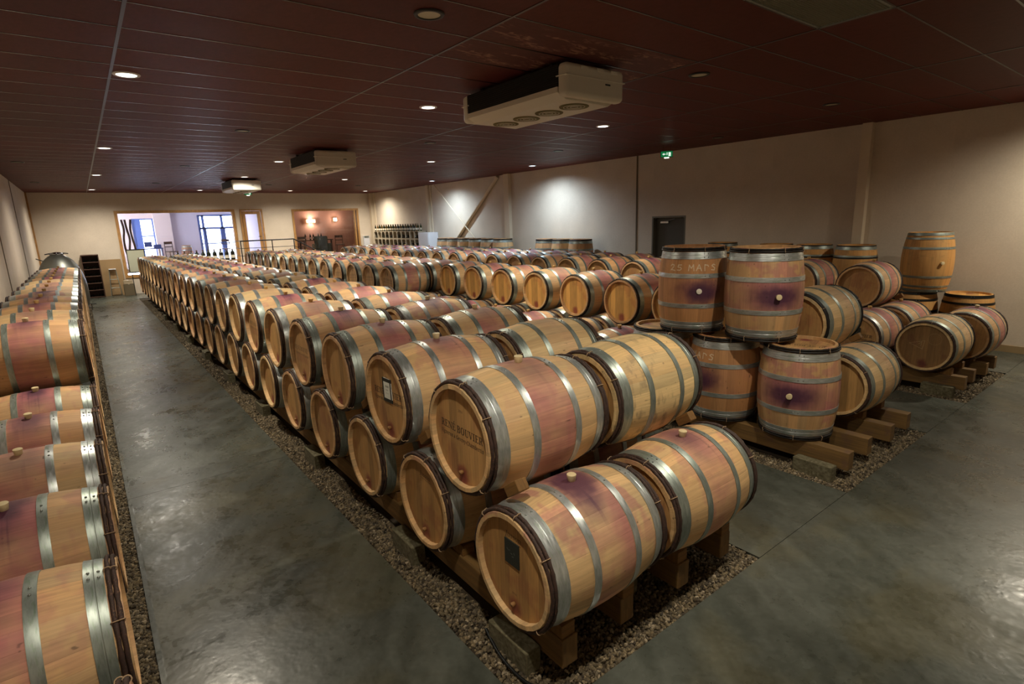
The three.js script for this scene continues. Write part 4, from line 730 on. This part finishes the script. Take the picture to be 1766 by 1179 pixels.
  for (let c = 0; c < nc; c++) for (let r = 0; r < rows; r++) part('rack_cell', cg, M.stone, rk, [0, r * ch, -Lr / 2 + cw * (c + 0.5)]);
  part('rack_back', box(0.02, 2.0, Lr), M.brown, rk, [0.19, 1.0, 0]);
  for (let c = 0; c < nc; c++) for (let r = 2; r < rows; r++) { if ((c * 7 + r * 5) % 4 === 0) continue; for (let i = 0; i < 3; i++) { const o = thing('wine_bottle', `dark bottle lying in the concrete rack, ${ORD[r]} row up, ${ORD[c]} cell from the far end`, 'bottle', [11.12, r * ch + 0.075 + (i === 2 ? 0.075 : 0), -22.66 - Lr / 2 + cw * (c + 0.5) + (i === 2 ? 0 : i ? 0.07 : -0.07)], 0, `bottles in rack cell ${r + 1}-${c + 1}`); part('glass', bottleG, M.bottle, o, [0.16, 0, 0], [0, 0, Math.PI / 2]); } }
  for (let i = 0; i < 36; i++) { const z = -24.75 + i * 0.118; bottle(11.08 + (i % 2) * 0.14, 2.0, z, [M.bottle, M.bottleGreen, M.bottleAmber, M.bottleGreen][(i * 3) % 4], `upright ${['dark', 'green', 'amber', 'green'][(i * 3) % 4]} bottle on top of the concrete rack, ${ORD[i]} from the far end`, 'bottles on top of the concrete rack'); }
  const cb = thing('white_cabinet', 'plain white cabinet at the near end of the concrete rack', 'cabinet', [11.2, 0, -20.02]); part('carcass', box(0.44, 1.94, 0.84, 0.006), M.whitePaint, cb, [0, 0.97, 0]); part('door_panel', box(0.018, 1.86, 0.80, 0.004), M.whitePaint, cb, [-0.23, 0.98, 0]); part('handle', box(0.02, 0.14, 0.015, 0.003), M.steelShiny, cb, [-0.245, 1.05, 0.33]);
  const wbx = thing('white_heater', 'white panel heater on the far wall beside the concrete rack', 'heater', [11.0, 1.35, ZF + 0.06]); part('panel', box(0.30, 0.5, 0.1, 0.01), M.whitePaint, wbx, [0, 0.2, 0]); for (let k = 0; k < 5; k++) part('louvre', box(0.24, 0.012, 0.01), M.zincDull, wbx, [0, 0.36 + k * 0.02, 0.053]);
}
// ---------------------------------------------------------------- rooms beyond the far wall
{
  const FZ = ZF - 0.25, BZ = -32.0, FY = 0.93, CY = 3.25, pink = std({ color: 0xe3cdc4, roughness: 0.9 }), lav = std({ color: 0xd8cdd6, roughness: 0.9 }), salmon = std({ color: 0xb08c80, roughness: 0.9 });
  const blue = std({ color: 0x6379b8, roughness: 0.5 });
  const t = structGroup('tasting_room', 'bright tasting room behind the wide window', 'room');
  const P = (n, m, ...a) => part(n, boxAt(...a), m, t);
  P('room_floor', std({ color: 0x8f8478, roughness: 0.5 }), 0.2, 7.05, FY - 0.15, FY, BZ, FZ); P('room_ceiling', std({ color: 0xe8e6ea, roughness: 0.9 }), 0.2, 7.05, CY, CY + 0.15, BZ, FZ);
  P('room_wall', pink, 0.0, 0.2, FY - 0.15, 1.5, BZ - 0.2, FZ); P('room_wall', pink, 0.0, 0.2, 3.1, CY + 0.15, BZ - 0.2, FZ); P('room_wall', pink, 0.0, 0.2, 1.5, 3.1, BZ - 0.2, -31.2); P('room_wall', pink, 0.0, 0.2, 1.5, 3.1, -27.4, FZ); P('room_wall', lav, 7.05, 7.2, FY - 0.15, CY + 0.15, BZ - 0.2, FZ);  // left wall panels surround an added, out-of-view opening that lets extra daylight in
  P('room_wall', pink, 0.2, 2.06, FY - 0.15, CY, BZ - 0.2, BZ); P('room_wall', pink, 2.06, 2.94, 2.95, CY, BZ - 0.2, BZ); P('room_wall', pink, 2.94, 3.65, FY - 0.15, CY, BZ - 0.2, BZ + 0.25); P('room_wall', lav, 3.65, 4.83, FY - 0.15, CY, BZ - 0.2, BZ); P('room_wall', lav, 4.83, 6.75, 3.08, CY, BZ - 0.2, BZ); P('room_wall', lav, 6.75, 7.05, FY - 0.15, CY, BZ - 0.2, BZ);
  const f = (o, x0, x1, y0, y1) => part('frame_rail', boxAt(x0, x1, y0, y1, -0.06, 0.06), blue, o);
  const gd = structGroup('door_3', 'blue framed glass entrance door at the back of the tasting room', 'door', [0, 0, BZ - 0.1]);
  for (const x of [4.83, 5.02, 5.88, 6.65]) f(gd, x, x + 0.11, FY, 3.08); for (const y of [2.36, 3.0]) f(gd, 4.9, 6.69, y, y + 0.1); f(gd, 5.1, 5.9, 1.62, 1.67); f(gd, 5.97, 6.69, 1.62, 1.67); f(gd, 5.1, 5.18, FY, 2.4); f(gd, 5.82, 5.9, FY, 2.4); f(gd, 5.97, 6.05, FY, 2.4); f(gd, 4.9, 5.02, 1.62, 1.67);
  part('pane', boxAt(4.9, 6.69, FY, 3.02, -0.005, 0.005), M.glass, gd);
  const ld = structGroup('window_3', 'blue framed side window of the tasting room', 'window', [0, 0, BZ - 0.1]);
  f(ld, 2.06, 2.12, FY, 2.95); f(ld, 2.88, 2.94, FY, 2.95); f(ld, 2.12, 2.88, 2.89, 2.95); f(ld, 2.12, 2.88, 2.10, 2.16); part('shutter', boxAt(2.12, 2.42, FY, 2.89, -0.03, 0.02), blue, ld); part('pane', boxAt(2.42, 2.88, FY, 2.89, -0.005, 0.005), M.glass, ld);
  part('ground_outside', boxAt(-30, 40, FY - 0.3, FY - 0.1, -80, BZ - 0.2), std({ color: 0xc9c6c0, roughness: 0.95 }), scene).userData = { kind: 'structure', label: 'pale ground outside the tasting room', category: 'ground' };
  // vine posts, office desk, upright barrel and chairs
  for (let k = 0; k < 3; k++) { const x = 1.42 + k * 0.14, c = new THREE.CatmullRomCurve3([0, 1, 2, 3, 4, 5].map((i) => new THREE.Vector3(Math.sin(i * 1.9 + k * 2) * 0.035, i * 0.38, Math.cos(i * 1.3 + k) * 0.03))); solo('vine_trunk', new THREE.TubeGeometry(c, 20, 0.04, 7), M.brown, `gnarled brown vine trunk behind the wide window, ${ORD[k]} from the left`, 'vine trunk', [x, FY, -27.0 - k * 0.05], null, 'vine trunks in the tasting room'); }
  const dk = thing('office_desk', 'dark blue desk with a screen at the side window', 'desk', [2.62, FY, -31.2]); const db = std({ color: 0x2d3a66, roughness: 0.5 }); part('desk_top', box(0.9, 0.04, 0.6, 0.004), db, dk, [0, 0.62, 0]); for (const s of [-0.4, 0.4]) part('leg', box(0.05, 0.6, 0.5), db, dk, [s, 0.3, 0]); part('screen', box(0.3, 0.24, 0.03, 0.004), db, dk, [-0.1, 0.82, 0]); part('printer', box(0.3, 0.16, 0.3, 0.01), db, dk, [0.25, 0.72, 0]);
  const sb = thing('display_barrel', 'small upright barrel table in the tasting room', 'barrel', [4.05, FY, -31.0]); part('staves', lathe([[0.0001, 0], [0.2, 0], [0.26, 0.35], [0.2, 0.70], [0.0001, 0.70]], 24), WOOD.f, sb); for (const y of [0.06, 0.22, 0.48, 0.64]) part('hoop', lathe([[0.2 + 0.06 * Math.sin(Math.PI * (y - 0.02) / 0.7) + 0.004, y - 0.02], [0.2 + 0.06 * Math.sin(Math.PI * (y + 0.02) / 0.7) + 0.004, y + 0.02]], 24), M.zincDull, sb);
  const chair = (x, z, turn, label, y = FY, m = M.brown) => { const c = thing('chair', label, 'chair', [x, y, z], turn); part('seat', box(0.40, 0.04, 0.40, 0.008), m, c, [0, 0.45, 0]); part('backrest', box(0.38, 0.12, 0.025, 0.006), m, c, [0, 0.86, -0.18]); part('back_slat', box(0.36, 0.04, 0.02), m, c, [0, 0.68, -0.18]); for (const [a, b] of [[-1, -1], [1, -1]]) part('leg', rod([a * 0.18, 0, b * 0.18], [a * 0.18, 0.92, b * 0.18], 0.016), m, c); for (const a of [-1, 1]) part('leg', rod([a * 0.18, 0, 0.18], [a * 0.18, 0.45, 0.18], 0.016), m, c); };
  chair(3.35, -30.6, 0.4, 'brown chair left of the small barrel table in the tasting room'); chair(5.7, -30.9, -0.5, 'brown chair before the glass entrance door');
  // dim room behind the second window
  const r = structGroup('dim_room', 'dim salmon coloured room behind the second window', 'room'), Q = (n, m, ...a) => part(n, boxAt(...a), m, r), SZ = -30.0;
  Q('room_floor', std({ color: 0x6b5040, roughness: 0.6 }), 7.2, 13.0, FY - 0.15, FY, SZ, FZ); Q('room_ceiling', salmon, 7.2, 13.0, CY, CY + 0.15, SZ, FZ); Q('room_wall', salmon, 7.2, 13.0, FY - 0.15, CY, SZ - 0.15, SZ); Q('room_wall', salmon, 12.9, 13.0, FY - 0.15, CY, SZ, FZ); Q('room_wall', salmon, 7.2, 7.26, FY - 0.15, CY, SZ, FZ); Q('room_wall', salmon, 11.45, 13.0, FY - 0.15, CY, FZ, FZ + 0.1);
  const sc = (x, y, n, label) => { const o = thing('wall_sconce', label, 'lamp', [x, y, SZ + 0.1]); for (let k = 0; k < n; k++) { part('shade', box(0.17, 0.17, 0.12, 0.01), std({ color: 0xfff1d8, emissive: 0xffd9a0, emissiveIntensity: 3.2, roughness: 0.6 }), o, [(k - (n - 1) / 2) * 0.27, 0, 0]); } part('back_plate', box(0.1, 0.22, 0.02), M.brown, o, [0, 0, -0.08]); const p = new THREE.PointLight(0xffe2c4, 1.9 * n, 0, 2); p.name = 'sconce_light'; p.position.set(0, 0, 0.12); p.castShadow = true; p.shadow.radius = 4; o.add(p); };
  sc(9.78, 2.60, 2, 'double glowing wall sconce seen through the second window'); sc(11.09, 2.65, 1, 'single glowing wall sconce at the right in the second window');
  const ta = thing('dining_table', 'dark brown table in the dim room behind the second window', 'table', [9.5, FY, -28.6]); part('table_top', box(1.5, 0.05, 0.8, 0.006), M.brown, ta, [0, 0.72, 0]); for (const [a, b] of [[-1, -1], [1, -1], [-1, 1], [1, 1]]) part('leg', box(0.07, 0.70, 0.07), M.brown, ta, [a * 0.68, 0.35, b * 0.33]);
  for (let i = 0; i < 5; i++) bottle(9.0 + i * 0.2, FY + 0.745, -28.6 + (i % 2) * 0.15, M.bottle, `dark bottle on the table in the dim room, ${ORD[i]} from the left`, 'bottles on the dim room table');
  chair(10.55, -28.1, 2.6, 'brown chair right of the table in the dim room'); chair(8.55, -27.9, 3.1, 'brown chair before the table in the dim room');
  const ac = thing('armchair', 'dark green upholstered armchair in the dim room', 'armchair', [9.35, FY, -27.3], 2.7), gm = std({ color: 0x2a2c22, roughness: 0.85 }); part('seat', box(0.62, 0.36, 0.6, 0.05), gm, ac, [0, 0.2, 0]); part('backrest', box(0.62, 0.62, 0.16, 0.06), gm, ac, [0, 0.62, -0.24]); for (const s of [-0.36, 0.36]) part('armrest', box(0.14, 0.56, 0.6, 0.05), gm, ac, [s, 0.3, 0]);
}
renderer.render(scene, camera);
